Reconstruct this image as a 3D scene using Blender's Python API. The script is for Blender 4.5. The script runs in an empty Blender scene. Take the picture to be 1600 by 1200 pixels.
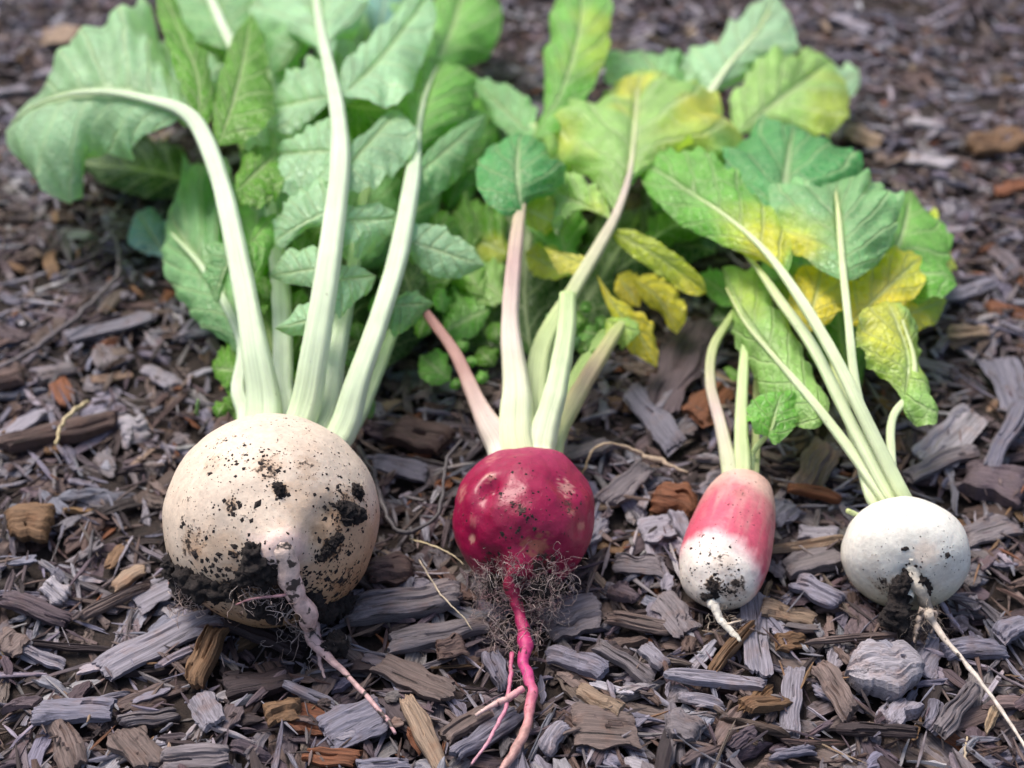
import bpy, math, random
import numpy as np
from mathutils import Vector, Matrix, noise as mnoise
from mathutils.bvhtree import BVHTree

R_ = math.radians
random.seed(7)
rng = np.random.default_rng(11)
scene = bpy.context.scene
COL = scene.collection

# ------------------------------------------------------------------ camera
CAM_H, PITCH, LENS = 0.36, 38.0, 50.0
cam_d = bpy.data.cameras.new('camera')
cam = bpy.data.objects.new('camera', cam_d)
COL.objects.link(cam)
cam.location = (0, 0, CAM_H)
cam.rotation_euler = (R_(90 - PITCH), 0, 0)
cam_d.lens = LENS
cam_d.sensor_width = 36
cam_d.clip_start = 0.01
cam_d.clip_end = 60
cam_d.dof.use_dof = True
cam_d.dof.focus_distance = 0.452
cam_d.dof.aperture_fstop = 8.0
scene.camera = cam

# ------------------------------------------------------------------ light
SUN_EL, SUN_AZ = 64.0, -48.0          # open shade / bright overcast, light from behind and left
world = bpy.data.worlds.new('World')
scene.world = world
world.use_nodes = True
wn, wl = world.node_tree.nodes, world.node_tree.links
wn.clear()
w_out = wn.new('ShaderNodeOutputWorld')
w_bg = wn.new('ShaderNodeBackground')
w_sky = wn.new('ShaderNodeTexSky')
w_sky.sky_type = 'NISHITA'
w_sky.sun_disc = False
w_sky.sun_elevation = R_(SUN_EL)
w_sky.sun_rotation = R_(SUN_AZ)
w_sky.air_density = 1.1
w_sky.dust_density = 5.0
w_sky.ozone_density = 1.0
w_bg.inputs['Strength'].default_value = 0.085
wl.new(w_sky.outputs[0], w_bg.inputs[0])
wl.new(w_bg.outputs[0], w_out.inputs[0])

sun_d = bpy.data.lights.new('sun', 'SUN')
sun_d.energy = 1.5
sun_d.angle = R_(27)
sun_d.color = (1.0, 0.93, 0.84)
sun = bpy.data.objects.new('sun', sun_d)
COL.objects.link(sun)
sd = Vector((math.sin(R_(SUN_AZ)) * math.cos(R_(SUN_EL)), math.cos(R_(SUN_AZ)) * math.cos(R_(SUN_EL)), math.sin(R_(SUN_EL))))
sun.rotation_euler = sd.to_track_quat('Z', 'Y').to_euler()
sun.location = sd * 3

vs = scene.view_settings
vs.view_transform = 'Standard'
vs.look = 'None'
vs.gamma = 1.0
vs.exposure = 1.22

# ------------------------------------------------------------------ pixel -> place helpers
K = 36.0 / LENS / 1600.0
_p = R_(PITCH)
FWD = np.array([0, math.cos(_p), -math.sin(_p)])
UPV = np.array([0, math.sin(_p), math.cos(_p)])
RGT = np.array([1.0, 0, 0])
CAMP = np.array([0, 0, CAM_H])


def ray(px, py):
    return FWD + (px - 800) * K * RGT + (600 - py) * K * UPV


def P(px, py, zcm):
    """point at height zcm (centimetres) seen through photo pixel px,py"""
    d = ray(px, py)
    t = (zcm * 0.01 - CAM_H) / d[2]
    return CAMP + d * t


def PD(px, py, depth):
    return CAMP + ray(px, py) * depth


def depth_of(p):
    return float(np.dot(np.asarray(p) - CAMP, FWD))


# ------------------------------------------------------------------ generic mesh helpers
def new_mesh(name, verts, faces, smooth=True):
    me = bpy.data.meshes.new(name)
    me.from_pydata([tuple(v) for v in verts], [], faces)
    if smooth:
        me.polygons.foreach_set('use_smooth', np.ones(len(me.polygons), dtype=bool))
    me.update()
    return me


def mesh_np(name, verts, quads, smooth=False):
    """fast mesh from numpy arrays (all quads)"""
    me = bpy.data.meshes.new(name)
    nv, nf = len(verts), len(quads)
    me.vertices.add(nv)
    me.vertices.foreach_set('co', np.asarray(verts, dtype=np.float32).ravel())
    me.loops.add(nf * 4)
    me.loops.foreach_set('vertex_index', np.asarray(quads, dtype=np.int32).ravel())
    me.polygons.add(nf)
    me.polygons.foreach_set('loop_start', np.arange(0, nf * 4, 4, dtype=np.int32))
    me.polygons.foreach_set('loop_total', np.full(nf, 4, dtype=np.int32))
    me.polygons.foreach_set('use_smooth', np.full(nf, smooth, dtype=bool))
    me.update(calc_edges=True)
    me.validate()
    return me


def set_col(me, cols, name='col'):
    a = me.attributes.new(name, 'FLOAT_COLOR', 'POINT')
    c = np.ones((len(me.vertices), 4), dtype=np.float32)
    c[:, :3] = cols
    a.data.foreach_set('color', c.ravel())


def set_flt(me, vals, name):
    a = me.attributes.new(name, 'FLOAT', 'POINT')
    a.data.foreach_set('value', np.asarray(vals, dtype=np.float32).ravel())


def set_vec(me, vals, name):
    a = me.attributes.new(name, 'FLOAT_VECTOR', 'POINT')
    a.data.foreach_set('vector', np.asarray(vals, dtype=np.float32).ravel())


def link(name, me, mat, parent=None):
    o = bpy.data.objects.new(name, me)
    COL.objects.link(o)
    if mat is not None:
        me.materials.append(mat)
    if parent is not None:
        o.parent = parent
    return o


def tag(o, label, cat, group=None, kind=None):
    if label: o['label'] = label
    if cat: o['category'] = cat
    if group: o['group'] = group
    if kind: o['kind'] = kind
    return o


def grid_quads(nu, nv, off=0, closed=False):
    i = np.arange(nu - 1)[:, None]
    j = np.arange(nv if closed else nv - 1)[None, :]
    a = i * nv + j
    b = i * nv + (j + 1) % nv
    c = (i + 1) * nv + (j + 1) % nv
    d = (i + 1) * nv + j
    return np.stack([a, b, c, d], -1).reshape(-1, 4) + off


def catmull(pts, n):
    """resample a polyline with a centripetal-ish Catmull-Rom, n points evenly by arc length"""
    pts = np.asarray(pts, float)
    if len(pts) == 2:
        t = np.linspace(0, 1, n)[:, None]
        return pts[0] * (1 - t) + pts[1] * t
    ext = np.vstack([2 * pts[0] - pts[1], pts, 2 * pts[-1] - pts[-2]])
    out = []
    m = 14
    for i in range(1, len(ext) - 2):
        p0, p1, p2, p3 = ext[i - 1], ext[i], ext[i + 1], ext[i + 2]
        for s in np.linspace(0, 1, m, endpoint=False):
            out.append(0.5 * ((2 * p1) + (-p0 + p2) * s + (2 * p0 - 5 * p1 + 4 * p2 - p3) * s * s + (-p0 + 3 * p1 - 3 * p2 + p3) * s ** 3))
    out.append(ext[-2])
    out = np.array(out)
    d = np.r_[0, np.cumsum(np.linalg.norm(np.diff(out[:, :3], axis=0), axis=1))]
    tt = np.linspace(0, d[-1], n)
    return np.stack([np.interp(tt, d, out[:, k]) for k in range(out.shape[1])], -1)


class Wob:
    """smooth 1-D noise"""
    def __init__(self, n=5, base=1.0):
        self.f = base * (1.0 + np.arange(n) * 0.9 + rng.uniform(-.25, .25, n))
        self.p = rng.uniform(0, 6.28, n)
        self.a = 1.0 / (1 + np.arange(n) * 0.7)
        self.a = self.a / self.a.sum() * 1.6

    def __call__(self, x):
        x = np.asarray(x, float)[..., None]
        return (np.sin(x * self.f * 6.28 + self.p) * self.a).sum(-1)


# ------------------------------------------------------------------ materials
def mat_new(name):
    m = bpy.data.materials.new(name)
    m.use_nodes = True
    n, l = m.node_tree.nodes, m.node_tree.links
    n.clear()
    out = n.new('ShaderNodeOutputMaterial')
    b = n.new('ShaderNodeBsdfPrincipled')
    l.new(b.outputs[0], out.inputs[0])
    return m, n, l, b, out


def nd(n, t, **kw):
    x = n.new(t)
    for k, v in kw.items():
        if k.startswith('_'):
            setattr(x, k[1:], v)
        else:
            x.inputs[k.replace('__', ' ')].default_value = v
    return x


def attr(n, name):
    a = n.new('ShaderNodeAttribute')
    a.attribute_name = name
    return a


def ramp(n, l, src, stops):
    r = n.new('ShaderNodeValToRGB')
    e = r.color_ramp.elements
    while len(e) < len(stops):
        e.new(0.5)
    for k, (p, c) in enumerate(stops):
        e[k].position = p
        e[k].color = (c, c, c, 1) if isinstance(c, (int, float)) else (*c, 1)
    l.new(src, r.inputs[0])
    return r


def mix(n, l, fac, a, b, mode='MIX'):
    m = n.new('ShaderNodeMix')
    m.data_type = 'RGBA'
    m.blend_type = mode
    for sock, v in ((m.inputs[0], fac), (m.inputs[6], a), (m.inputs[7], b)):
        if isinstance(v, (int, float)):
            sock.default_value = v
        elif isinstance(v, tuple):
            sock.default_value = (*v, 1)
        else:
            l.new(v, sock)
    return m.outputs[2]


def math_(n, l, op, a, b=None, clamp=False):
    m = n.new('ShaderNodeMath')
    m.operation = op
    m.use_clamp = clamp
    for k, v in enumerate((a, b)):
        if v is None: continue
        if isinstance(v, (int, float)): m.inputs[k].default_value = v
        else: l.new(v, m.inputs[k])
    return m.outputs[0]


def make_wood():
    m, n, l, b, out = mat_new('weathered_wood')
    col = attr(n, 'col')
    g = attr(n, 'grain')
    mp = nd(n, 'ShaderNodeMapping')
    mp.inputs['Scale'].default_value = (32, 1900, 1900)
    l.new(g.outputs['Vector'], mp.inputs[0])
    n1 = nd(n, 'ShaderNodeTexNoise', Scale=1.0, Detail=5.0, Roughness=0.7, Distortion=0.15)
    l.new(mp.outputs[0], n1.inputs['Vector'])
    mp2 = nd(n, 'ShaderNodeMapping')
    mp2.inputs['Scale'].default_value = (20, 620, 620)
    l.new(g.outputs['Vector'], mp2.inputs[0])
    n2 = nd(n, 'ShaderNodeTexNoise', Scale=1.0, Detail=4.0, Roughness=0.6, Distortion=0.25)
    l.new(mp2.outputs[0], n2.inputs['Vector'])
    n3 = nd(n, 'ShaderNodeTexNoise', Scale=140.0, Detail=4.0, Roughness=0.6)
    l.new(g.outputs['Vector'], n3.inputs['Vector'])
    fib = ramp(n, l, n1.outputs[0], [(0.32, 0.40), (0.5, 0.88), (0.70, 1.35)])
    crack = ramp(n, l, n2.outputs[0], [(0.30, 0.12), (0.37, 0.85), (0.55, 1.0)])
    c1 = mix(n, l, 1.0, col.outputs['Color'], fib.outputs[0], 'MULTIPLY')
    c2 = mix(n, l, 1.0, c1, crack.outputs[0], 'MULTIPLY')
    # blotches of fresher brown wood under the grey
    blot = ramp(n, l, n3.outputs[0], [(0.52, 0.0), (0.68, 0.55)])
    brown = mix(n, l, 1.0, c2, (0.95, 0.73, 0.6), 'MULTIPLY')
    c3 = mix(n, l, blot.outputs[0], c2, brown)
    l.new(c3, b.inputs['Base Color'])
    b.inputs['Roughness'].default_value = 0.72
    b.inputs['Specular IOR Level'].default_value = 0.38
    h = math_(n, l, 'ADD', math_(n, l, 'MULTIPLY', n1.outputs[0], 0.5), math_(n, l, 'MULTIPLY', crack.outputs[0], 0.6))
    bp = nd(n, 'ShaderNodeBump', Strength=1.0, Distance=0.0006)
    l.new(h, bp.inputs['Height'])
    l.new(bp.outputs[0], b.inputs['Normal'])
    return m


def make_leaf():
    m, n, l, b, out = mat_new('leaf')
    col = attr(n, 'col')
    vc = attr(n, 'vein')
    av = attr(n, 'across')
    tc = n.new('ShaderNodeTexCoord')
    n1 = nd(n, 'ShaderNodeTexNoise', Scale=55.0, Detail=4.0, Roughness=0.6)
    l.new(tc.outputs['Object'], n1.inputs['Vector'])
    # wobble the veins a little
    vcw = math_(n, l, 'ADD', vc.outputs['Fac'], math_(n, l, 'MULTIPLY', n1.outputs[0], 0.5))
    fr = math_(n, l, 'PINGPONG', vcw, 0.5)
    vein = ramp(n, l, fr, [(0.0, 1.0), (0.035, 0.75), (0.09, 0.0)])
    mid = ramp(n, l, av.outputs['Fac'], [(0.0, 1.0), (0.035, 0.9), (0.075, 0.0)])
    f3 = math_(n, l, 'PINGPONG', math_(n, l, 'ADD', math_(n, l, 'MULTIPLY', av.outputs['Fac'], 6.0), math_(n, l, 'MULTIPLY', vcw, 1.6)), 0.5)
    v3 = ramp(n, l, f3, [(0.0, 0.55), (0.07, 0.0)])
    vm0 = math_(n, l, 'MAXIMUM', math_(n, l, 'MULTIPLY', vein.outputs[0], 0.8), mid.outputs[0])
    vm = math_(n, l, 'MAXIMUM', vm0, math_(n, l, 'MULTIPLY', v3.outputs[0], 0.6))
    vo = nd(n, 'ShaderNodeTexVoronoi', Scale=330.0)
    vo.feature = 'DISTANCE_TO_EDGE'
    l.new(tc.outputs['Object'], vo.inputs['Vector'])
    ret = ramp(n, l, vo.outputs['Distance'], [(0.0, 1.0), (0.16, 0.0)])
    n2 = nd(n, 'ShaderNodeTexNoise', Scale=160.0, Detail=4.0, Roughness=0.65)
    l.new(tc.outputs['Object'], n2.inputs['Vector'])
    var = ramp(n, l, n1.outputs[0], [(0.28, 0.70), (0.72, 1.2)])
    c1 = mix(n, l, 1.0, col.outputs['Color'], var.outputs[0], 'MULTIPLY')
    light = mix(n, l, 0.6, c1, (0.66, 0.76, 0.46))
    c2 = mix(n, l, math_(n, l, 'MULTIPLY', vm, 0.85), c1, light)
    c3 = mix(n, l, math_(n, l, 'MULTIPLY', ret.outputs[0], 0.34), c2, light)
    spk = ramp(n, l, n2.outputs[0], [(0.66, 0.0), (0.78, 0.35)])
    c4 = mix(n, l, spk.outputs[0], c3, light)
    l.new(c4, b.inputs['Base Color'])
    b.inputs['Roughness'].default_value = 0.32
    b.inputs['Specular IOR Level'].default_value = 0.42
    h = math_(n, l, 'SUBTRACT', math_(n, l, 'MULTIPLY', n1.outputs[0], 1.2), math_(n, l, 'ADD', math_(n, l, 'MULTIPLY', vm, 0.7), math_(n, l, 'MULTIPLY', ret.outputs[0], 0.18)))
    bp = nd(n, 'ShaderNodeBump', Strength=0.8, Distance=0.0016)
    l.new(h, bp.inputs['Height'])
    l.new(bp.outputs[0], b.inputs['Normal'])
    tr = n.new('ShaderNodeBsdfTranslucent')
    sat = mix(n, l, 1.0, c4, (1.15, 1.2, 0.45), 'MULTIPLY')
    l.new(sat, tr.inputs['Color'])
    l.new(bp.outputs[0], tr.inputs['Normal'])
    ms = n.new('ShaderNodeMixShader')
    ms.inputs[0].default_value = 0.42
    l.new(b.outputs[0], ms.inputs[1])
    l.new(tr.outputs[0], ms.inputs[2])
    l.new(ms.outputs[0], out.inputs[0])
    return m


def make_stalk():
    m, n, l, b, out = mat_new('leaf_stalk')
    col = attr(n, 'col')
    g = attr(n, 'grain')          # x along, y around
    mp = nd(n, 'ShaderNodeMapping')
    mp.inputs['Scale'].default_value = (18, 26, 1)
    l.new(g.outputs['Vector'], mp.inputs[0])
    n1 = nd(n, 'ShaderNodeTexNoise', Scale=1.0, Detail=4.0, Roughness=0.6)
    l.new(mp.outputs[0], n1.inputs['Vector'])
    tc = n.new('ShaderNodeTexCoord')
    n2 = nd(n, 'ShaderNodeTexNoise', Scale=90.0, Detail=4.0)
    l.new(tc.outputs['Object'], n2.inputs['Vector'])
    var = ramp(n, l, n1.outputs[0], [(0.3, 0.74), (0.68, 1.08)])
    c1 = mix(n, l, 1.0, col.outputs['Color'], var.outputs[0], 'MULTIPLY')
    var2 = ramp(n, l, n2.outputs[0], [(0.35, 0.9), (0.7, 1.05)])
    c2 = mix(n, l, 1.0, c1, var2.outputs[0], 'MULTIPLY')
    n3 = nd(n, 'ShaderNodeTexNoise', Scale=520.0, Detail=2.0)
    l.new(tc.outputs['Object'], n3.inputs['Vector'])
    dk = ramp(n, l, n3.outputs[0], [(0.73, 0.0), (0.78, 0.5)])
    c3 = mix(n, l, dk.outputs[0], c2, (0.12, 0.1, 0.05))
    l.new(c3, b.inputs['Base Color'])
    b.inputs['Roughness'].default_value = 0.42
    b.inputs['Subsurface Weight'].default_value = 0.25
    b.inputs['Subsurface Radius'].default_value = (0.004, 0.005, 0.002)
    b.inputs['Subsurface Scale'].default_value = 0.6
    bp = nd(n, 'ShaderNodeBump', Strength=0.5, Distance=0.0009)
    l.new(n1.outputs[0], bp.inputs['Height'])
    l.new(bp.outputs[0], b.inputs['Normal'])
    return m


def make_bulb():
    m, n, l, b, out = mat_new('radish_skin')
    col = attr(n, 'col')
    dirt = attr(n, 'dirt')
    rough = attr(n, 'rough')
    tc = n.new('ShaderNodeTexCoord')
    n1 = nd(n, 'ShaderNodeTexNoise', Scale=75.0, Detail=5.0, Roughness=0.62)
    n2 = nd(n, 'ShaderNodeTexNoise', Scale=520.0, Detail=3.0, Roughness=0.6)
    n3 = nd(n, 'ShaderNodeTexNoise', Scale=1150.0, Detail=2.0, Roughness=0.5)
    for x in (n1, n2, n3):
        l.new(tc.outputs['Object'], x.inputs['Vector'])
    var = ramp(n, l, n1.outputs[0], [(0.3, 0.86), (0.7, 1.08)])
    c0 = mix(n, l, 1.0, col.outputs['Color'], var.outputs[0], 'MULTIPLY')
    var2 = ramp(n, l, n2.outputs[0], [(0.3, 0.86), (0.68, 1.1)])
    c1 = mix(n, l, 1.0, c0, var2.outputs[0], 'MULTIPLY')
    # soil film and specks, thicker where 'dirt' is high
    s = math_(n, l, 'ADD', math_(n, l, 'MULTIPLY', n2.outputs[0], 0.62), math_(n, l, 'MULTIPLY', n1.outputs[0], 0.38))
    s2 = math_(n, l, 'ADD', s, math_(n, l, 'MULTIPLY', dirt.outputs['Fac'], 0.30))
    spk = ramp(n, l, s2, [(0.625, 0.0), (0.645, 0.35), (0.70, 0.95)])
    f2 = math_(n, l, 'ADD', n3.outputs[0], math_(n, l, 'MULTIPLY', dirt.outputs['Fac'], 0.16))
    fine = ramp(n, l, f2, [(0.70, 0.0), (0.77, 0.8)])
    soilf = math_(n, l, 'MAXIMUM', spk.outputs[0], fine.outputs[0])
    film = math_(n, l, 'MULTIPLY', math_(n, l, 'MULTIPLY', dirt.outputs['Fac'], 1.9), ramp(n, l, n1.outputs[0], [(0.3, 0.25), (0.65, 1.0)]).outputs[0], True)
    c2 = mix(n, l, film, c1, mix(n, l, 1.0, c1, (0.60, 0.42, 0.28), 'MULTIPLY'))
    c3 = mix(n, l, soilf, c2, (0.032, 0.021, 0.016))
    l.new(c3, b.inputs['Base Color'])
    rr = math_(n, l, 'ADD', math_(n, l, 'MULTIPLY', soilf, 0.4), rough.outputs['Fac'], True)
    l.new(rr, b.inputs['Roughness'])
    b.inputs['Specular IOR Level'].default_value = 0.45
    b.inputs['Subsurface Weight'].default_value = 0.2
    b.inputs['Subsurface Radius'].default_value = (0.006, 0.004, 0.003)
    b.inputs['Subsurface Scale'].default_value = 0.5
    h = math_(n, l, 'ADD', math_(n, l, 'MULTIPLY', n1.outputs[0], 0.7), math_(n, l, 'ADD', math_(n, l, 'MULTIPLY', soilf, 0.6), math_(n, l, 'MULTIPLY', n2.outputs[0], 0.45)))
    bp = nd(n, 'ShaderNodeBump', Strength=0.5, Distance=0.0008)
    l.new(h, bp.inputs['Height'])
    l.new(bp.outputs[0], b.inputs['Normal'])
    return m


def make_soil(name, c0, c1, scale=260.0):
    m, n, l, b, out = mat_new(name)
    tc = n.new('ShaderNodeTexCoord')
    n1 = nd(n, 'ShaderNodeTexNoise', Scale=scale, Detail=6.0, Roughness=0.7)
    l.new(tc.outputs['Object'], n1.inputs['Vector'])
    r = ramp(n, l, n1.outputs[0], [(0.35, c0), (0.7, c1)])
    l.new(r.outputs[0], b.inputs['Base Color'])
    b.inputs['Roughness'].default_value = 0.9
    bp = nd(n, 'ShaderNodeBump', Strength=1.0, Distance=0.002)
    l.new(n1.outputs[0], bp.inputs['Height'])
    l.new(bp.outputs[0], b.inputs['Normal'])
    return m


def make_root(name):
    m, n, l, b, out = mat_new(name)
    col = attr(n, 'col')
    tc = n.new('ShaderNodeTexCoord')
    n1 = nd(n, 'ShaderNodeTexNoise', Scale=420.0, Detail=4.0, Roughness=0.6)
    l.new(tc.outputs['Object'], n1.inputs['Vector'])
    v = ramp(n, l, n1.outputs[0], [(0.3, 0.6), (0.65, 1.12)])
    c = mix(n, l, 1.0, col.outputs['Color'], v.outputs[0], 'MULTIPLY')
    n2 = nd(n, 'ShaderNodeTexNoise', Scale=230.0, Detail=3.0)
    l.new(tc.outputs['Object'], n2.inputs['Vector'])
    d = attr(n, 'dirt')
    dd = math_(n, l, 'ADD', n2.outputs[0], math_(n, l, 'MULTIPLY', d.outputs['Fac'], 0.25))
    k = ramp(n, l, dd, [(0.64, 0.0), (0.69, 0.95)])
    c = mix(n, l, k.outputs[0], c, (0.02, 0.014, 0.012))
    l.new(c, b.inputs['Base Color'])
    b.inputs['Roughness'].default_value = 0.55
    bp = nd(n, 'ShaderNodeBump', Strength=0.6, Distance=0.0008)
    l.new(n1.outputs[0], bp.inputs['Height'])
    l.new(bp.outputs[0], b.inputs['Normal'])
    return m


M_WOOD, M_LEAF, M_STALK, M_BULB = make_wood(), make_leaf(), make_stalk(), make_bulb()
M_GROUND = make_soil('dark_soil', (0.008, 0.005, 0.005), (0.035, 0.022, 0.018))
M_CLOD = make_soil('black_soil', (0.006, 0.004, 0.005), (0.035, 0.024, 0.022), 600.0)
M_ROOT = make_root('root')

# ------------------------------------------------------------------ bulbs' places (needed by the mulch too)
# px, py of the middle, half width in px, height of the middle above the mulch
def bulb_place(px, py, hw, sink):
    d = ray(px, py)
    k = hw * K
    # centre height = r - sink, depth D = (CAM_H - z)/(-dz), r = k*D
    r = 0.02
    for _ in range(30):
        D = (CAM_H - (r - sink)) / (-d[2])
        r = k * D
    return CAMP + d * D, r


B1C, B1R = bulb_place(425, 812, 163, 0.004)
B2C, B2R = bulb_place(819, 812, 108, 0.003)
B3C, B3R = bulb_place(1130, 852, 69, 0.002)
B4C, B4R = bulb_place(1415, 867, 97, 0.004)

# ------------------------------------------------------------------ ground
def build_ground():
    n = 90
    xs = np.sign(np.linspace(-1, 1, n)) * np.abs(np.linspace(-1, 1, n)) ** 1.6 * 2.6
    X, Y = np.meshgrid(xs, xs + 0.55, indexing='ij')
    Z = np.full_like(X, -0.0115)
    Z += 0.0015 * np.sin(X * 31 + 1.3 * np.sin(Y * 17)) + 0.0012 * np.sin(Y * 43 + X * 9)
    me = mesh_np('ground', np.stack([X, Y, Z], -1).reshape(-1, 3), grid_quads(n, n)[:, ::-1], True)
    o = link('ground', me, M_GROUND)
    o['kind'] = 'structure'


build_ground()

# ------------------------------------------------------------------ wood chips
PAL = {
    'silver': (0.242, 0.224, 0.268), 'blue': (0.172, 0.163, 0.211), 'grey': (0.163, 0.141, 0.154), 'pale': (0.352, 0.326, 0.365),
    'taupe': (0.145, 0.107, 0.099), 'brown': (0.095, 0.060, 0.054), 'ochre': (0.185, 0.106, 0.057), 'rust': (0.176, 0.066, 0.031),
    'dark': (0.040, 0.027, 0.030), 'purple': (0.101, 0.073, 0.088), 'tan': (0.264, 0.189, 0.136),
}


def chip_template(L, W, T, nu, nv, jag=0.16, taper=0.25, bend=0.06, curl=0.1, ridge=.35, round_=False, rag=.06, step=.75):
    """splintered chip: grain runs along x. returns verts (centred), quads, grain coords"""
    s = np.linspace(0, 1, nu)[:, None] * np.ones((1, nv))
    v = np.linspace(0, 1, nv)[None, :] * np.ones((nu, 1))
    wl, wr, we = Wob(4, .7), Wob(4, .7), Wob(5, 1.3)
    def ragged():
        w = np.cumsum(rng.normal(0, 1, nv)); w -= w.min(); w /= w.max() + 1e-6
        return (.55 * w + .25 * rng.random(nv) ** 2 + .45 * np.abs(np.linspace(-1, 1, nv) + rng.uniform(-1, 1)) * .5) * jag
    ja, jb = ragged(), ragged()
    t0, t1 = rng.uniform(0, taper, 2)
    prof = 1 - t0 * (1 - s) ** 2 - t1 * s ** 2
    if round_:
        prof = np.sqrt(np.clip(1 - (2 * s - 1) ** 2, 0.03, 1)) * 0.9 + 0.1
        ja *= .2; jb *= .2
    yl = -0.5 * prof * (1 + 0.2 * wl(s[:, :1]) + rag * rng.normal(0, 1, (nu, 1)))
    yr = 0.5 * prof * (1 + 0.2 * wr(s[:, :1]) + rag * rng.normal(0, 1, (nu, 1)))
    y = (yl * (1 - v) + yr * v) * W
    x = (ja[None, :] + s * (1 - ja - jb)[None, :] - 0.5) * L
    x = x + 0.03 * L * np.sin(v * 3 + rng.uniform(0, 6))
    # broad undulation, fine strands, a few long splits and a splintered step
    dome = np.clip(1 - np.abs(2 * v - 1) ** rng.uniform(4, 9) * rng.uniform(.2, .6), 0, 1)
    rd = rng.normal(0, 1, (3, nv))
    idx = np.clip(s * 2, 0, 1.999)
    i0 = idx.astype(int)
    fr = idx - i0
    jj = np.arange(nv)[None, :] * np.ones((nu, 1), int)
    rdg = rd[i0, jj] * (1 - fr) + rd[np.minimum(i0 + 1, 2), jj] * fr
    wv, ws = Wob(3, .6), Wob(3, .5)
    thick = T * (0.35 + 0.65 * dome) + T * ridge * (.11 * rdg + .22 * wv(v * .8 + s * .3) + .12 * ws(s))
    for _ in range(rng.integers(1, 4)):
        vc = rng.uniform(.12, .88) + rng.normal(0, .05) * (s - .5) * 2
        a0, a1 = sorted(rng.uniform(-.2, 1.2, 2))
        thick = thick - T * ridge * rng.uniform(.5, 1.1) * np.exp(-((v - vc) / (.55 / nv)) ** 2) * ((s > a0) & (s < a1))
    if rng.random() < step:
        cut = rng.uniform(.2, .8)
        edge = rng.uniform(.1, .9) + .18 * ws(v * 2.2)
        sg = rng.choice([-1, 1])
        thick = thick - T * rng.uniform(.25, .5) * ((sg * (v - cut) > 0) & (s > edge))
    thick = thick * (1 - 0.45 * (2 * s - 1) ** 6)
    thick = np.maximum(thick, T * 0.12)
    low = bend * L * ((2 * s - 1) ** 2 - 0.33) * rng.uniform(-.6, 1) + curl * W * ((2 * v - 1) ** 2 - 0.33) * rng.uniform(-1, 1)
    top = np.stack([x, y, low + thick], -1)
    bot = np.stack([x, y * 0.92, low], -1)
    ntop = nu * nv
    q = [grid_quads(nu, nv)]
    # bottom ring: use first/last column plus end rows
    be = np.concatenate([bot[:, 0], bot[:, -1]], 0)        # left edge then right edge
    bl = ntop + np.arange(nu)
    br = ntop + nu + np.arange(nu)
    tl = np.arange(nu) * nv
    tr = np.arange(nu) * nv + nv - 1
    q.append(np.stack([tl[1:], bl[1:], bl[:-1], tl[:-1]], -1)[:, ::-1])
    q.append(np.stack([tr[:-1], br[:-1], br[1:], tr[1:]], -1)[:, ::-1])
    q.append(np.stack([bl[:-1], bl[1:], br[1:], br[:-1]], -1))
    # end caps: fans made from quads between top row strands and the two bottom corners
    verts = [top.reshape(-1, 3), be]
    e0 = bot[0, 1:-1]; e1 = bot[-1, 1:-1]
    o0 = ntop + 2 * nu
    o1 = o0 + nv - 2
    verts += [e0, e1]
    r0 = np.r_[bl[0], o0 + np.arange(nv - 2), br[0]]
    r1 = np.r_[bl[-1], o1 + np.arange(nv - 2), br[-1]]
    t0_ = np.arange(nv)
    t1_ = (nu - 1) * nv + np.arange(nv)
    q.append(np.stack([t0_[:-1], t0_[1:], r0[1:], r0[:-1]], -1)[:, ::-1])
    q.append(np.stack([t1_[:-1], t1_[1:], r1[1:], r1[:-1]], -1))
    V = np.concatenate(verts, 0)
    Q = np.concatenate(q, 0)
    return V, Q[:, ::-1]


def splinter_template():
    """thin sliver, a bent 4-sided prism"""
    s = np.linspace(0, 1, 4)
    w = np.array([.35, 1, .9, .3]) * rng.uniform(.7, 1.2, 4)
    b = rng.normal(0, .06, 4)
    V = []
    for k in range(4):
        for (yy, zz) in ((-.5, 0), (.5, 0), (.45, .8), (-.4, 1)):
            V.append((s[k] - .5, yy * w[k] + b[k], zz * w[k] * .6 + .25 * b[k]))
    V = np.array(V)
    Q = list(grid_quads(4, 4, 0, True))
    Q += [np.array([0, 1, 2, 3]), np.array([15, 14, 13, 12])]
    return V, np.array(Q)[:, ::-1]


# height field of the growing mulch
HX0, HY0, HRES = -0.75, 0.06, 0.002
HNX, HNY = 750, 720
H = np.full((HNX, HNY), -0.0115)


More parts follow.
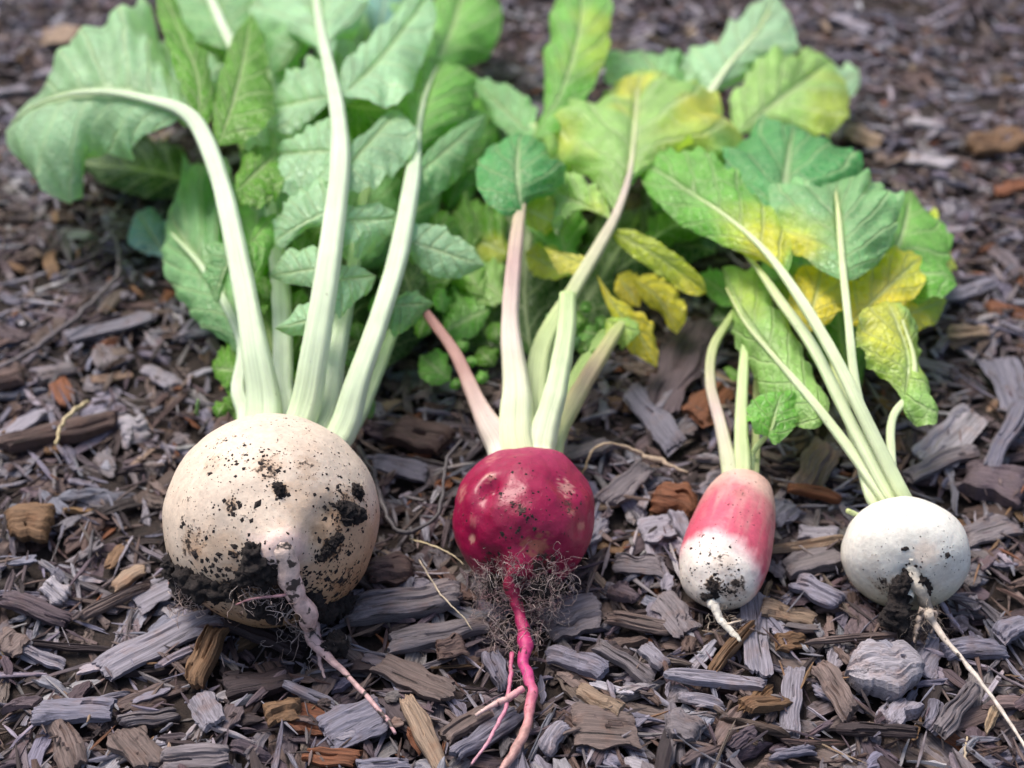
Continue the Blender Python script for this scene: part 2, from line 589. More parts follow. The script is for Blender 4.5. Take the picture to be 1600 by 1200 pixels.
def rest(cx, cy, ang, L, W, T, extra_tilt=0.06, sink=0.62):
    """lay a chip on the height field; returns the rotation matrix and centre height"""
    ca, sa = math.cos(ang), math.sin(ang)
    nu = max(3, min(9, int(L / 0.004)))
    nv = max(2, min(5, int(W / 0.003)))
    u = np.linspace(-.48, .48, nu)[:, None] * L * np.ones((1, nv))
    w = np.linspace(-.45, .45, nv)[None, :] * W * np.ones((nu, 1))
    u, w = u.ravel(), w.ravel()
    ix = np.clip(((cx + u * ca - w * sa - HX0) / HRES).astype(int), 0, HNX - 1)
    iy = np.clip(((cy + u * sa + w * ca - HY0) / HRES).astype(int), 0, HNY - 1)
    h = H[ix, iy]
    A = np.stack([np.ones_like(u), u, w], -1)
    c, *_ = np.linalg.lstsq(A, h, rcond=None)
    bx = float(np.clip(c[1] + rng.normal(0, extra_tilt), -.42, .42))
    by = float(np.clip(c[2] + rng.normal(0, extra_tilt * 1.3), -.5, .5))
    res = h - (bx * u + by * w)
    c0 = float(np.quantile(res, sink))
    # update
    du = np.arange(-L / 2, L / 2, HRES * .8)
    dw = np.arange(-W / 2, W / 2 + 1e-6, HRES * .8)
    U, Wv = np.meshgrid(du, dw, indexing='ij')
    U, Wv = U.ravel(), Wv.ravel()
    jx = np.clip(((cx + U * ca - Wv * sa - HX0) / HRES).astype(int), 0, HNX - 1)
    jy = np.clip(((cy + U * sa + Wv * ca - HY0) / HRES).astype(int), 0, HNY - 1)
    H[jx, jy] = np.maximum(H[jx, jy], c0 + bx * U + by * Wv + T * 0.8)
    ux = Vector((1, 0, bx)).normalized()
    vy = Vector((0, 1, by))
    nz = ux.cross(vy).normalized()
    vy = nz.cross(ux)
    M = Matrix.Rotation(ang, 3, 'Z') @ Matrix((ux, vy, nz)).transposed()
    return np.array(M), c0


BIG = [chip_template(1, 1, 1, 8, 6, jag=.26, taper=.55, bend=.0, curl=.0, ridge=.5) for _ in range(70)]
SPL = [splinter_template() for _ in range(30)]
stuff_v, stuff_q, stuff_c, stuff_g, stuff_off = [], [], [], [], [0]
PALN = ['silver', 'blue', 'grey', 'pale', 'taupe', 'brown', 'ochre', 'rust', 'dark', 'purple', 'tan']
PALW = np.array([.15, .17, .19, .05, .11, .09, .018, .012, .10, .14, .02]); PALW /= PALW.sum()
PALWD = np.array([.07, .10, .14, .015, .13, .15, .018, .015, .19, .17, .01]); PALWD /= PALWD.sum()


def pick_col(wts):
    nme = PALN[rng.choice(len(PALN), p=wts)]
    c = np.array(PAL[nme]) * rng.uniform(.72, 1.22) * rng.uniform(.95, 1.05, 3)
    return nme, c


def add_stuff(tpl, cx, cy, ang, L, W, T, col, **kw):
    V, Q = tpl
    M, z0 = rest(cx, cy, ang, L, W, T, **kw)
    loc = V * np.array([L, W, T])
    bend = rng.uniform(-.05, .08) * L
    loc = loc.copy()
    loc[:, 2] += bend * ((2 * V[:, 0]) ** 2 - .33)
    stuff_v.append(loc @ M.T + np.array([cx, cy, z0]))
    stuff_q.append(Q + stuff_off[0])
    stuff_off[0] += len(V)
    stuff_c.append(np.tile(col, (len(V), 1)))
    stuff_g.append(loc + rng.uniform(-3, 3, 3))


def rand_xy(inside):
    if inside:
        while True:
            px, py = rng.uniform(-120, 1720), rng.uniform(-80, 1290)
            # uniform over ground: accept with the area each pixel covers
            p = P(px, py, 0)
            if rng.random() < (depth_of(p) / 0.93) ** 3:
                return p[0], p[1]
    return rng.uniform(-.72, .72), rng.uniform(.08, 1.46)


def layer(n, inside, Lr, Wr, Tr, wts, tpl, **kw):
    for _ in range(n):
        x, y = rand_xy(inside)
        L = rng.uniform(*Lr) * rng.choice([.6, .8, 1, 1, 1.3])
        W = min(rng.uniform(*Wr), L * .8)
        T = rng.uniform(*Tr)
        _, c = pick_col(wts)
        add_stuff(tpl[rng.integers(len(tpl))], x, y, rng.uniform(0, 6.283), L, W, T, c, **kw)


# lower layers over the whole bed, then denser ones where the photo looks
layer(1900, False, (.018, .045), (.006, .016), (.002, .005), PALWD, BIG)
layer(1500, True, (.012, .034), (.003, .010), (.0012, .003), PALWD, BIG)
layer(3500, True, (.006, .018), (.0008, .0024), (.001, .002), PALWD, SPL)
layer(2800, True, (.010, .028), (.0022, .008), (.0009, .0024), PALW, BIG)

# ---- named chips: end a -> end b in photo pixels, width in px, thickness (m), colour, label
HERO = [
    (148, 1040, 332, 958, 50, .006, 'silver', 'long silver-grey plank of wood with deep cracks beside the cream radish'),
    (300, 1062, 348, 985, 38, .011, 'ochre', 'chunky ochre-brown stub of wood beneath the cream radish'),
    (355, 968, 480, 1000, 42, .005, 'dark', 'dark wood chip under the cream radish taproot'),
    (345, 1068, 455, 1052, 48, .006, 'dark', None),
    (440, 1075, 522, 1094, 17, .004, 'silver', None),
    (308, 1074, 342, 1152, 40, .005, 'silver', 'upright silver-grey flake of wood in front of the ochre stub'),
    (84, 1110, 118, 1200, 44, .007, 'taupe', None), (185, 1135, 240, 1205, 56, .005, 'taupe', None),
    (58, 1122, 182, 1113, 40, .006, 'blue', None), (182, 1130, 276, 1096, 22, .008, 'grey', None),
    (250, 1192, 358, 1186, 30, .005, 'grey', None), (412, 1124, 472, 1112, 34, .008, 'ochre', None),
    (505, 1152, 602, 1108, 62, .006, 'blue', 'broad slate-grey chip crossed by the end of the pink taproot string'),
    (205, 932, 275, 900, 48, .003, 'silver', 'pale blue-grey flat flake leaning against the cream radish'),
    (70, 912, 104, 932, 28, .006, 'pale', None), (124, 952, 236, 904, 14, .006, 'taupe', None),
    (0, 938, 106, 958, 26, .006, 'purple', None), (28, 1002, 95, 1020, 17, .005, 'silver', None),
    (44, 993, 172, 996, 9, .004, 'dark', None), (0, 1088, 62, 1092, 22, .005, 'purple', None),
    (170, 905, 225, 880, 24, .004, 'tan', None), (0, 1010, 34, 985, 50, .005, 'taupe', None),
    (545, 955, 720, 930, 46, .011, 'grey', 'thick grey weathered log chip between cream and crimson radishes'),
    (605, 1006, 762, 972, 34, .008, 'grey', 'curved grey chip running up to the crimson radish root hairs'),
    (588, 1036, 706, 1092, 48, .006, 'taupe', 'broad taupe slab of wood in front of the thick grey log'),
    (632, 1098, 694, 1204, 30, .007, 'tan', 'pale tan slanted stick of wood left of the crimson taproot'),
    (708, 1184, 815, 1100, 30, .007, 'blue', 'blue-grey split stick lying under the crimson side rootlet'),
    (690, 1155, 765, 1108, 28, .006, 'taupe', None), (680, 1020, 730, 1010, 32, .006, 'brown', None),
    (855, 1008, 948, 1054, 36, .008, 'blue', 'blue-grey fibrous chip right of the crimson taproot'),
    (928, 1008, 1018, 1062, 24, .006, 'grey', None), (846, 968, 940, 945, 56, .007, 'grey', 'broad grey chip tucked under the right side of crimson radish'),
    (945, 958, 1052, 976, 22, .005, 'taupe', None), (902, 1082, 974, 1132, 28, .006, 'tan', None),
    (888, 1142, 1002, 1160, 62, .005, 'taupe', 'large flat brown-grey slab near the crimson root tip'),
    (1037, 1058, 1198, 1066, 22, .007, 'silver', 'long straight grey stick in front of the pink and white radish'),
    (958, 870, 1040, 886, 28, .005, 'grey', None), (955, 912, 998, 932, 30, .008, 'purple', None),
    (1030, 930, 1078, 990, 50, .004, 'grey', 'flat grey flake left of the pink and white radish tip'),
    (1038, 1142, 1096, 1160, 46, .006, 'grey', None), (1000, 1010, 1040, 1040, 26, .005, 'silver', None),
    (1172, 915, 1186, 1052, 52, .005, 'silver', 'silver-grey board lying beneath the pink and white radish'),
    (1108, 1052, 1176, 978, 20, .007, 'ochre', 'orange-brown stick under the pink and white radish root'),
    (1185, 948, 1278, 958, 30, .006, 'tan', None), (1210, 1002, 1262, 992, 26, .006, 'ochre', None),
    (1262, 1003, 1418, 997, 9, .004, 'taupe', 'thin straight grey splinter below the small white radish'),
    (1282, 1038, 1334, 1122, 38, .009, 'taupe', 'rounded brown-grey stub beside the pale stone-like chip'),
    (1247, 1030, 1234, 1142, 34, .005, 'silver', None), (1384, 1142, 1424, 1088, 50, .009, 'silver', None),
    (1450, 1152, 1468, 1088, 28, .007, 'blue', None), (1460, 1162, 1522, 1074, 26, .007, 'grey', None),
    (1308, 1134, 1436, 1162, 17, .006, 'dark', None), (1160, 1116, 1234, 1090, 22, .007, 'ochre', None),
    (1058, 1084, 1132, 1106, 18, .005, 'silver', None), (1472, 1016, 1570, 1004, 32, .007, 'blue', None),
    (1560, 990, 1610, 968, 36, .006, 'blue', None), (1238, 903, 1315, 942, 34, .007, 'blue', None),
    (1225, 885, 1322, 862, 52, .009, 'grey', 'coarse grey fibrous chip between pink and small white radishes'),
    (1250, 765, 1300, 694, 48, .010, 'taupe', 'upright tan-grey block of wood behind the pink radish'),
    (1228, 764, 1314, 780, 14, .006, 'rust', 'slim orange-brown stick behind the pink and white radish'),
    (1205, 812, 1238, 782, 40, .006, 'blue', None), (1248, 822, 1312, 834, 30, .006, 'silver', None),
    (1198, 858, 1322, 842, 12, .006, 'tan', None),
    (1500, 735, 1610, 765, 68, .014, 'purple', 'thick dark purple-brown chunk of wood behind the small white radish'),
    (1456, 712, 1530, 636, 62, .005, 'pale', 'ragged pale grey flake of wood behind the small white radish'),
    (1418, 738, 1526, 694, 24, .007, 'grey', None), (1505, 830, 1590, 806, 42, .007, 'grey', None),
    (1560, 545, 1590, 650, 60, .005, 'blue', None), (1545, 735, 1598, 640, 26, .007, 'blue', None),
    (1018, 775, 1092, 792, 46, .011, 'rust', 'orange-brown block of wood left of the pink radish'),
    (1000, 835, 1056, 826, 52, .005, 'silver', None), (1048, 806, 1078, 846, 28, .006, 'silver', None),
    (1028, 652, 1098, 500, 70, .008, 'purple', 'big purple-brown plank of wood under the yellow leaves'),
    (985, 612, 1060, 694, 42, .007, 'blue', None), (1080, 655, 1135, 605, 50, .007, 'rust', 'dark rusty-red chip behind the pink radish stalks'),
    (606, 664, 704, 684, 46, .013, 'brown', 'thick brown block of wood between cream and crimson radish stalks'),
    (580, 712, 668, 728, 34, .006, 'blue', None), (945, 786, 1016, 730, 34, .006, 'grey', None),
    (880, 715, 965, 690, 48, .005, 'grey', None), (568, 900, 646, 888, 46, .008, 'brown', None),
    (4, 702, 186, 646, 34, .011, 'brown', 'long rounded brown log chip on the mulch left of the cream radish'),
    (-10, 600, 44, 594, 40, .012, 'brown', None), (100, 532, 236, 492, 36, .004, 'blue', 'triangular blue-grey slab beside the curved grey twig'),
    (182, 668, 232, 656, 52, .006, 'pale', 'squarish pale flake of wood left of the cream radish'),
    (58, 592, 118, 568, 24, .006, 'grey', None), (228, 558, 272, 590, 34, .004, 'silver', None),
    (10, 830, 88, 826, 50, .012, 'ochre', None), (0, 690, 60, 640, 46, .004, 'silver', None),
    (1512, 225, 1610, 205, 44, .012, 'ochre', None), (1420, 240, 1492, 256, 26, .006, 'pale', None),
    (1418, 188, 1474, 202, 20, .006, 'pale', None), (50, 112, 138, 104, 22, .006, 'silver', None),
    (60, 50, 132, 46, 40, .007, 'tan', None), (-10, 145, 46, 130, 26, .006, 'silver', None),
    (1320, 200, 1380, 215, 26, .006, 'tan', None), (1555, 290, 1610, 280, 22, .007, 'rust', None),
    (1300, 20, 1360, 40, 34, .006, 'silver', None), (1540, 480, 1610, 490, 40, .007, 'rust', None),
    (1470, 450, 1560, 440, 22, .006, 'blue', None), (1480, 520, 1545, 528, 18, .006, 'tan', None),
    (850, 1180, 885, 1140, 30, .006, 'silver', None), (760, 1010, 790, 1060, 30, .006, 'blue', None),
    (470, 1170, 560, 1178, 24, .006, 'rust', None), (555, 1195, 640, 1185, 26, .006, 'blue', None),
]
CWORD = {'silver': 'silver-grey', 'blue': 'blue-grey', 'grey': 'mid-grey', 'pale': 'whitish-grey', 'taupe': 'taupe', 'brown': 'dark brown', 'ochre': 'ochre-brown',
         'rust': 'rusty orange', 'dark': 'blackish', 'purple': 'purple-brown', 'tan': 'light tan'}


def chip_words(x, y, L, W, cname):
    """how a loose chip looks and what it lies beside"""
    size = ('large ' if L > .027 else 'small ' if L < .014 else '') + ('slim' if W / L < .3 else 'broad' if W / L > .48 else 'oblong')
    b = [('cream', B1C, B1R), ('crimson', B2C, B2R), ('pink', B3C, B3R), ('white globe', B4C, B4R)]
    nm, c, r = min(b, key=lambda q: math.hypot(x - q[1][0], y - q[1][1]) - q[2])
    d = math.hypot(x - c[0], y - c[1]) - r
    if y > .62: where = 'on open mulch past the ' + ('cream radish leaf tips' if x < 0 else 'yellowing leaf tips')
    elif y > c[1] + r + .01:
        if x < B1C[0] - B1R: where = 'on open mulch flanking the cream radish leaves'
        elif x > B4C[0] + B4R * .3: where = 'on open mulch flanking the white globe radish leaves'
        else: where = 'under the stalks of the %s radish' % nm
    elif d < .014: where = 'right against the %s radish bulb' % nm
    elif y < c[1] - r - .03: where = 'well out from the %s radish root tip' % nm
    elif y < c[1] - r * .4: where = 'near the %s radish taproot' % nm
    else:
        xs = [q for q in b if q[1][0] > x]
        i = 4 - len(xs)
        where = ('on the outer flank of the %s radish' % nm) if i in (0, 4) else 'between the %s and %s radishes' % (b[i - 1][0], b[i][0])
    return '%s %s wood chip %s' % (size, CWORD[cname], where)




chips_made = []


def chip_object(cx, cy, ang, L, W, T, cname, label, nu=18, nv=11, colv=None, **kw):
    M, z0 = rest(cx, cy, ang, L, W, T, **{k: v for k, v in kw.items() if k in ('extra_tilt', 'sink')})
    V, Q = chip_template(L, W, T, nu, nv, jag=kw.get('jag', min(.4, .16 + .3 * W / L)), taper=kw.get('taper', .65), bend=.0 if kw.get('round_') else .05, curl=.0 if kw.get('round_') else .09,
                         ridge=.5, round_=kw.get('round_', False), rag=kw.get('rag', .05), step=kw.get('step', .75))
    me = mesh_np('wood_chip', V, Q)
    c = np.array(PAL[cname]) * rng.uniform(.85, 1.15) if colv is None else colv
    set_col(me, np.tile(c, (len(V), 1)))
    set_vec(me, V + rng.uniform(-3, 3, 3), 'grain')
    o = link('wood_chip', me, M_WOOD)
    o.matrix_world = Matrix.Translation((cx, cy, z0)) @ Matrix(M.tolist()).to_4x4()
    tag(o, label or chip_words(cx, cy, L, W, cname), 'wood chip', 'wood chips of the mulch')
    chips_made.append(o)
    return o


def in_bulb(x, y, f):
    for c, r in ((B1C, B1R), (B2C, B2R), (B3C, B3R * 1.2), (B4C, B4R)):
        if (x - c[0]) ** 2 + (y - c[1]) ** 2 < (r * f) ** 2:
            return True
    return False


def place_loose():
    rest_n = 299 - len(HERO) - 1
    k = 0
    while k < rest_n:
        px, py = rng.uniform(-20, 1620), rng.uniform(-10, 1215)
        if py < 560 and rng.random() < .45: continue
        if py < 520 and 240 < px < 1420: continue
        p = P(px, py, 0)
        if in_bulb(p[0], p[1], .75): continue
        cname, c = pick_col(PALW)
        L = rng.uniform(.011, .026) * rng.choice([.8, 1, 1, 1.25])
        W = L * rng.uniform(.13, .5)
        chip_object(p[0], p[1], rng.uniform(0, 6.28), L, W, rng.uniform(.0009, .0026), cname, None, 16, 10, colv=c)
        k += 1


def place_named():
    for (ax, ay, bx, by, w, T, cname, label) in HERO:
        a, b = P(ax, ay, .3), P(bx, by, .3)
        c = (a + b) / 2
        d = b - a
        L = float(np.linalg.norm(d[:2]))
        W = w * K * depth_of(c)
        ang = math.atan2(d[1], d[0])
        # width in the picture is foreshortened when the chip lies across the view
        W *= 1 + .38 * abs(math.cos(ang))
        chip_object(c[0], c[1], ang, L * 1.06, W * .9, T * .5, cname, label, 26, 15, extra_tilt=.02, jag=min(.2, .05 + .15 * W / L), taper=.2, rag=.012, step=.35)
    # the pale rounded one
    a, b = P(1315, 1047, .5), P(1447, 1044, .5)
    c = (a + b) / 2
    chip_object(c[0], c[1], .08, float(np.linalg.norm(b - a)), 78 * K * depth_of(c) * 1.3, .008, 'pale',
                'pale lavender-grey rounded chip like a flat stone below the small white radish', 26, 17, extra_tilt=.02, round_=True, rag=.03, step=0)


place_loose()
layer(4200, True, (.003, .011), (.0005, .0015), (.0004, .001), PALWD, SPL, sink=.55)
layer(2600, True, (.008, .026), (.0009, .0028), (.0006, .0015), PALW, BIG, sink=.6)
layer(1500, True, (.010, .024), (.0007, .0016), (.0006, .0012), PALW, SPL, sink=.6)
layer(900, True, (.006, .016), (.0018, .005), (.0007, .0015), PALW, BIG, sink=.55)
place_named()
layer(2600, True, (.003, .011), (.0004, .0012), (.0004, .0009), PALWD, SPL, sink=.5)
layer(420, True, (.008, .018), (.0012, .003), (.0005, .0011), PALW, BIG, sink=.5)

# the bed goes on to all sides of the picture
_st = rng.bit_generator.state
LOWT = [chip_template(1, 1, 1, 5, 4, jag=.3, taper=.6, bend=.0, curl=.0, ridge=.5) for _ in range(40)]


def outside(n, Lr, Wr, Tr, wts):
    k = 0
    while k < n:
        x, y = rng.uniform(-.62, .62), rng.uniform(.07, 1.25)
        if y > .262 and abs(x) < .01 + .36 * (y + .16) and y < .92: continue
        L = rng.uniform(*Lr)
        _, c = pick_col(wts)
        add_stuff(LOWT[rng.integers(len(LOWT))], x, y, rng.uniform(0, 6.283), L, min(rng.uniform(*Wr), L * .7), rng.uniform(*Tr), c)
        k += 1


outside(4200, (.018, .042), (.005, .014), (.0015, .004), PALWD)
outside(4800, (.012, .032), (.003, .010), (.001, .003), PALW)
rng.bit_generator.state = _st

# the photographed surface is taken as height 0: shift the bed so that its usual top lies there
_vis = H[int((-.2 - HX0) / HRES):int((.2 - HX0) / HRES), int((.28 - HY0) / HRES):int((.7 - HY0) / HRES)]
ZSH = -float(np.median(_vis))
MTOP = lambda x, y: float(H[min(max(int((x - HX0) / HRES), 0), HNX - 1), min(max(int((y - HY0) / HRES), 0), HNY - 1)]) + ZSH
for o in chips_made:
    o.location.z += ZSH
bpy.data.objects['ground'].location.z = ZSH
sv = np.concatenate(stuff_v) + np.array([0, 0, ZSH])
me = mesh_np('wood_mulch', sv, np.concatenate(stuff_q))
set_col(me, np.concatenate(stuff_c))
set_vec(me, np.concatenate(stuff_g), 'grain')
mulch = link('wood_mulch', me, M_WOOD)
tag(mulch, 'bed of small weathered wood chips and splinters under everything', 'mulch', None, 'stuff')
print('mulch shift', ZSH, 'verts', len(sv))


# ------------------------------------------------------------------ tubes
def tube_mesh(name, pts, radii, sides=14, cols=None, flat=1.0, wob=0.0, off=(0, 0, 0), groove=0.0, cap=True, dirt=0.0):
    """tube through world points; radii per point; cols per point"""
    pts = np.asarray(pts, float)
    n = len(pts)
    tan = np.gradient(pts, axis=0)
    tan /= np.linalg.norm(tan, axis=1)[:, None] + 1e-12
    up = np.array([0, -.35, 1.0])
    V = np.zeros((n, sides, 3))
    th = np.linspace(0, 2 * np.pi, sides, endpoint=False)
    side_prev = None
    wo = [Wob(4, 1.5) for _ in range(2)]
    tt = np.linspace(0, 1, n)
    for i in range(n):
        s = np.cross(tan[i], up)
        if np.linalg.norm(s) < 1e-3: s = np.array([1.0, 0, 0])
        s /= np.linalg.norm(s)
        if side_prev is not None and np.dot(s, side_prev) < 0: s = -s
        side_prev = s
        u = np.cross(s, tan[i])
        r = radii[i] * (1 + wob * wo[0](tt[i] * 3))
        rr = r * (1 - groove * np.exp(-((th - np.pi / 2) / .5) ** 2) + (.035 * np.cos(th * 7 + .6 * np.sin(tt[i] * 5)) if groove > 0 else 0))
        V[i] = pts[i] + np.cos(th)[:, None] * s * rr[:, None] + np.sin(th)[:, None] * u * rr[:, None] * flat
    verts = V.reshape(-1, 3)
    q = [grid_quads(n, sides, 0, True)]
    if cap:
        c0, c1 = len(verts), len(verts) + 1
        verts = np.vstack([verts, pts[0], pts[-1]])
    me = bpy.data.meshes.new(name)
    fl = q[0].tolist()
    if cap:
        fl += [[c0, (j + 1) % sides, j] for j in range(sides)]
        b = (n - 1) * sides
        fl += [[c1, b + j, b + (j + 1) % sides] for j in range(sides)]
    me.from_pydata((verts - np.asarray(off)).tolist(), [], fl)
    me.polygons.foreach_set('use_smooth', np.ones(len(me.polygons), dtype=bool))
    if cols is not None:
        cc = np.repeat(np.asarray(cols, float), sides, 0)
        if cap: cc = np.vstack([cc, cols[0], cols[-1]])
        set_col(me, cc)
    g = np.zeros((n, sides, 3))
    ln = np.r_[0, np.cumsum(np.linalg.norm(np.diff(pts, axis=0), axis=1))]
    g[:, :, 0] = ln[:, None] + rng.uniform(0, 5)
    g[:, :, 1] = np.abs(th - np.pi)[None, :] / 3.14
    g = g.reshape(-1, 3)
    if cap: g = np.vstack([g, g[0], g[-1]])
    set_vec(me, g, 'grain')
    set_flt(me, np.full(len(verts), dirt), 'dirt')
    return me


def keys(stops, n):
    t = np.linspace(0, 1, n)
    p = [s[0] for s in stops]
    return np.stack([np.interp(t, p, [s[1][k] for s in stops]) for k in range(3)], -1)


# ------------------------------------------------------------------ radish bulbs
def frame_from_axis(a):
    a = Vector(a).normalized()
    x = Vector((1, 0, 0))
    x = (x - a * x.dot(a)).normalized()
    y = a.cross(x)
    return np.array(Matrix((x, y, a)).transposed())


def fbm(p, s, o=3):
    v, a = 0.0, 1.0
    for _ in range(o):
        v += a * mnoise.noise(Vector(p) * s)
        s *= 2.1; a *= .5
    return v


class Bulb:
    def __init__(self, C, R, axis, prof, nu=150, nv=120, lump=.02, seed=0):
        self.C, self.R = np.asarray(C), R
        self.A = frame_from_axis(axis)
        pr = catmull(np.array(prof), nu)
        th = np.linspace(0, 2 * np.pi, nv, endpoint=False)
        loc = np.zeros((nu, nv, 3))
        loc[:, :, 0] = np.cos(th)[None, :] * pr[:, 1:2]
        loc[:, :, 1] = np.sin(th)[None, :] * pr[:, 1:2]
        loc[:, :, 2] = pr[:, 0:1]
        loc = loc.reshape(-1, 3)
        self.axial = loc[:, 2].copy()
        ns = np.array([fbm(p + np.array([seed, 0, 0]), 1.4, 3) for p in loc])
        rad = np.linalg.norm(loc, axis=1)[:, None]
        loc = loc * (1 + lump * ns[:, None])
        self.loc = loc
        self.W = self.C + (loc * R) @ self.A.T
        self.nu, self.nv = nu, nv
        self.quads = grid_quads(nu, nv, 0, True)
        self.rebuild()

    def rebuild(self):
        self.bvh = BVHTree.FromPolygons([Vector(v) for v in self.W], self.quads.tolist())

    def hit(self, px, py):
        d = Vector(ray(px, py)).normalized()
        h = self.bvh.ray_cast(Vector(CAMP), d)
        if h[0] is None:
            h = self.bvh.find_nearest(Vector(PD(px, py, depth_of(self.C))))
            return np.array(h[0]), np.array(h[1])
        n = np.array(h[1])
        if np.dot(n, np.array(d)) > 0: n = -n
        return np.array(h[0]), n

    def normals(self):
        d = self.W - self.C
        return d / (np.linalg.norm(d, axis=1)[:, None] + 1e-9)

    def dent(self, px, py, rad, depth, aspect=None):
        p, n = self.hit(px, py)
        d = self.W - p
        if aspect:
            ax = Vector(PD(px + aspect[0] * 10, py + aspect[1] * 10, depth_of(p)) - PD(px, py, depth_of(p))).normalized()
            al = d @ np.array(ax)
            dist2 = (np.linalg.norm(d, axis=1) ** 2 - al ** 2) + (al / aspect[2]) ** 2
        else:
            dist2 = (d ** 2).sum(1)
        w = np.exp(-dist2 / rad ** 2)
        self.W = self.W - w[:, None] * depth * n
        return w

    def spot(self, px, py, rad_px, rag=.5, sx=1.0):
        """soft-edged ragged weight round the surface point seen at px,py"""
        p, n = self.hit(px, py)
        r = rad_px * K * depth_of(p)
        d = self.W - p
        dist = np.sqrt((d[:, 0] / sx) ** 2 + d[:, 1] ** 2 + d[:, 2] ** 2) / r
        near = np.where(dist < 2.2)[0]
        w = np.zeros(len(self.W))
        for i in near:
            ns = fbm(self.W[i], 3.0 / r, 2) * rag
            w[i] = min(1, max(0, (1.0 - dist[i] + ns) * 2.2))
        return w

    def make(self, root, col, dirt, rough, label=None):
        me = mesh_np('bulb', self.W - np.array(root.location), self.quads, True)
        set_col(me, col)
        set_flt(me, np.clip(dirt, 0, 1), 'dirt')
        set_flt(me, rough, 'rough')
        o = link('bulb', me, M_BULB, root)
        return o

    def crown(self):
        return self.C - self.A[:, 2] * self.R * .82


def radish_root(name, C, label):
    e = bpy.data.objects.new(name, None)
    COL.objects.link(e)
    e.empty_display_size = .01
    e.location = (float(C[0]), float(C[1]), 0.0)
    tag(e, label, 'radish', 'freshly pulled radishes lying in a row')
    return e


def lum(a, b, w):
    return a * (1 - w[:, None]) + np.asarray(b)[None, :] * w[:, None]


def clod(name, centers, root, seed=0, mat=None, n=8):
    """lumpy soil clods: several deformed balls joined as one clump. centers: (world point, radius)"""
    allv, allq, off = [], [], 0
    full = [centers[0]]
    for c, r in centers[1:]:
        c0, r0 = min(full, key=lambda q: np.linalg.norm(np.asarray(q[0]) - np.asarray(c)))
        gap = np.linalg.norm(np.asarray(c) - np.asarray(c0))
        m = int(gap / (.55 * (r + r0)))
        for i in range(1, m + 1):
            t = i / (m + 1)
            full.append((np.asarray(c0) * (1 - t) + np.asarray(c) * t, (r0 * (1 - t) + r * t) * .9))
        full.append((c, r))
    centers = full
    for k, (c, r) in enumerate(centers):
        nu, nv = 22, 26
        ph = np.linspace(.02, np.pi - .02, nu)
        th = np.linspace(0, 2 * np.pi, nv, endpoint=False)
        v = np.stack([np.sin(ph)[:, None] * np.cos(th)[None], np.sin(ph)[:, None] * np.sin(th)[None], np.cos(ph)[:, None] * np.ones((1, nv))], -1).reshape(-1, 3)
        ns = np.array([fbm(p + np.array([seed + k * 3.7, 0, 0]), 1.9, 4) for p in v])
        v = v * (1 + .6 * ns[:, None]) * r * rng.uniform(.75, 1.2, 3)
        allv.append(v + np.asarray(c))
        allq.append(grid_quads(nu, nv, off, True))
        off += len(v)
    me = mesh_np(name, np.concatenate(allv) - np.array(root.location), np.concatenate(allq)[:, ::-1], True)
    o = link(name, me, mat or M_CLOD, root)
    return o


OCT_Q = None


def crumbs(bulb, root, spots, count_bg=0, size=(.0003, .0009)):
    """many tiny soil crumbs stuck on the skin. spots: (px,py,spread px,count,size scale)"""
    V, F, off = [], [], 0
    base = np.array([(1, 0, 0), (0, 1, 0), (-1, 0, 0), (0, -1, 0), (0, 0, 1), (0, 0, -.6)], float)
    tri = [(0, 1, 4), (1, 2, 4), (2, 3, 4), (3, 0, 4), (1, 0, 5), (2, 1, 5), (3, 2, 5), (0, 3, 5)]
    for (px, py, sp, cnt, sc) in spots:
        for _ in range(cnt):
            q = rng.normal(0, sp * .5, 2)
            h = bulb.bvh.ray_cast(Vector(CAMP), Vector(ray(px + q[0], py + q[1])).normalized())
            if h[0] is None: continue
            p = np.array(h[0])
            n = p - bulb.C; n /= np.linalg.norm(n)
            s = rng.uniform(*size) * sc * rng.choice([.6, .8, 1, 1.6])
            x = np.cross(n, [0.3, .9, .1]); x /= np.linalg.norm(x)
            y = np.cross(n, x)
            a = rng.uniform(0, 6.28)
            x, y = x * math.cos(a) + y * math.sin(a), y * math.cos(a) - x * math.sin(a)
            b = base * rng.uniform(.6, 1.3, (6, 1)) * s
            V.append(p + b[:, :1] * x * rng.uniform(.8, 1.6) + b[:, 1:2] * y + b[:, 2:] * n * .35)
            F += [tuple(i + off for i in t) for t in tri]
            off += 6
    me = bpy.data.meshes.new('soil_crumbs')
    me.from_pydata((np.concatenate(V) - np.array(root.location)).tolist(), [], F)
    o = link('soil_crumbs', me, M_CLOD, root)
    o['kind'] = 'stuff'
    return o


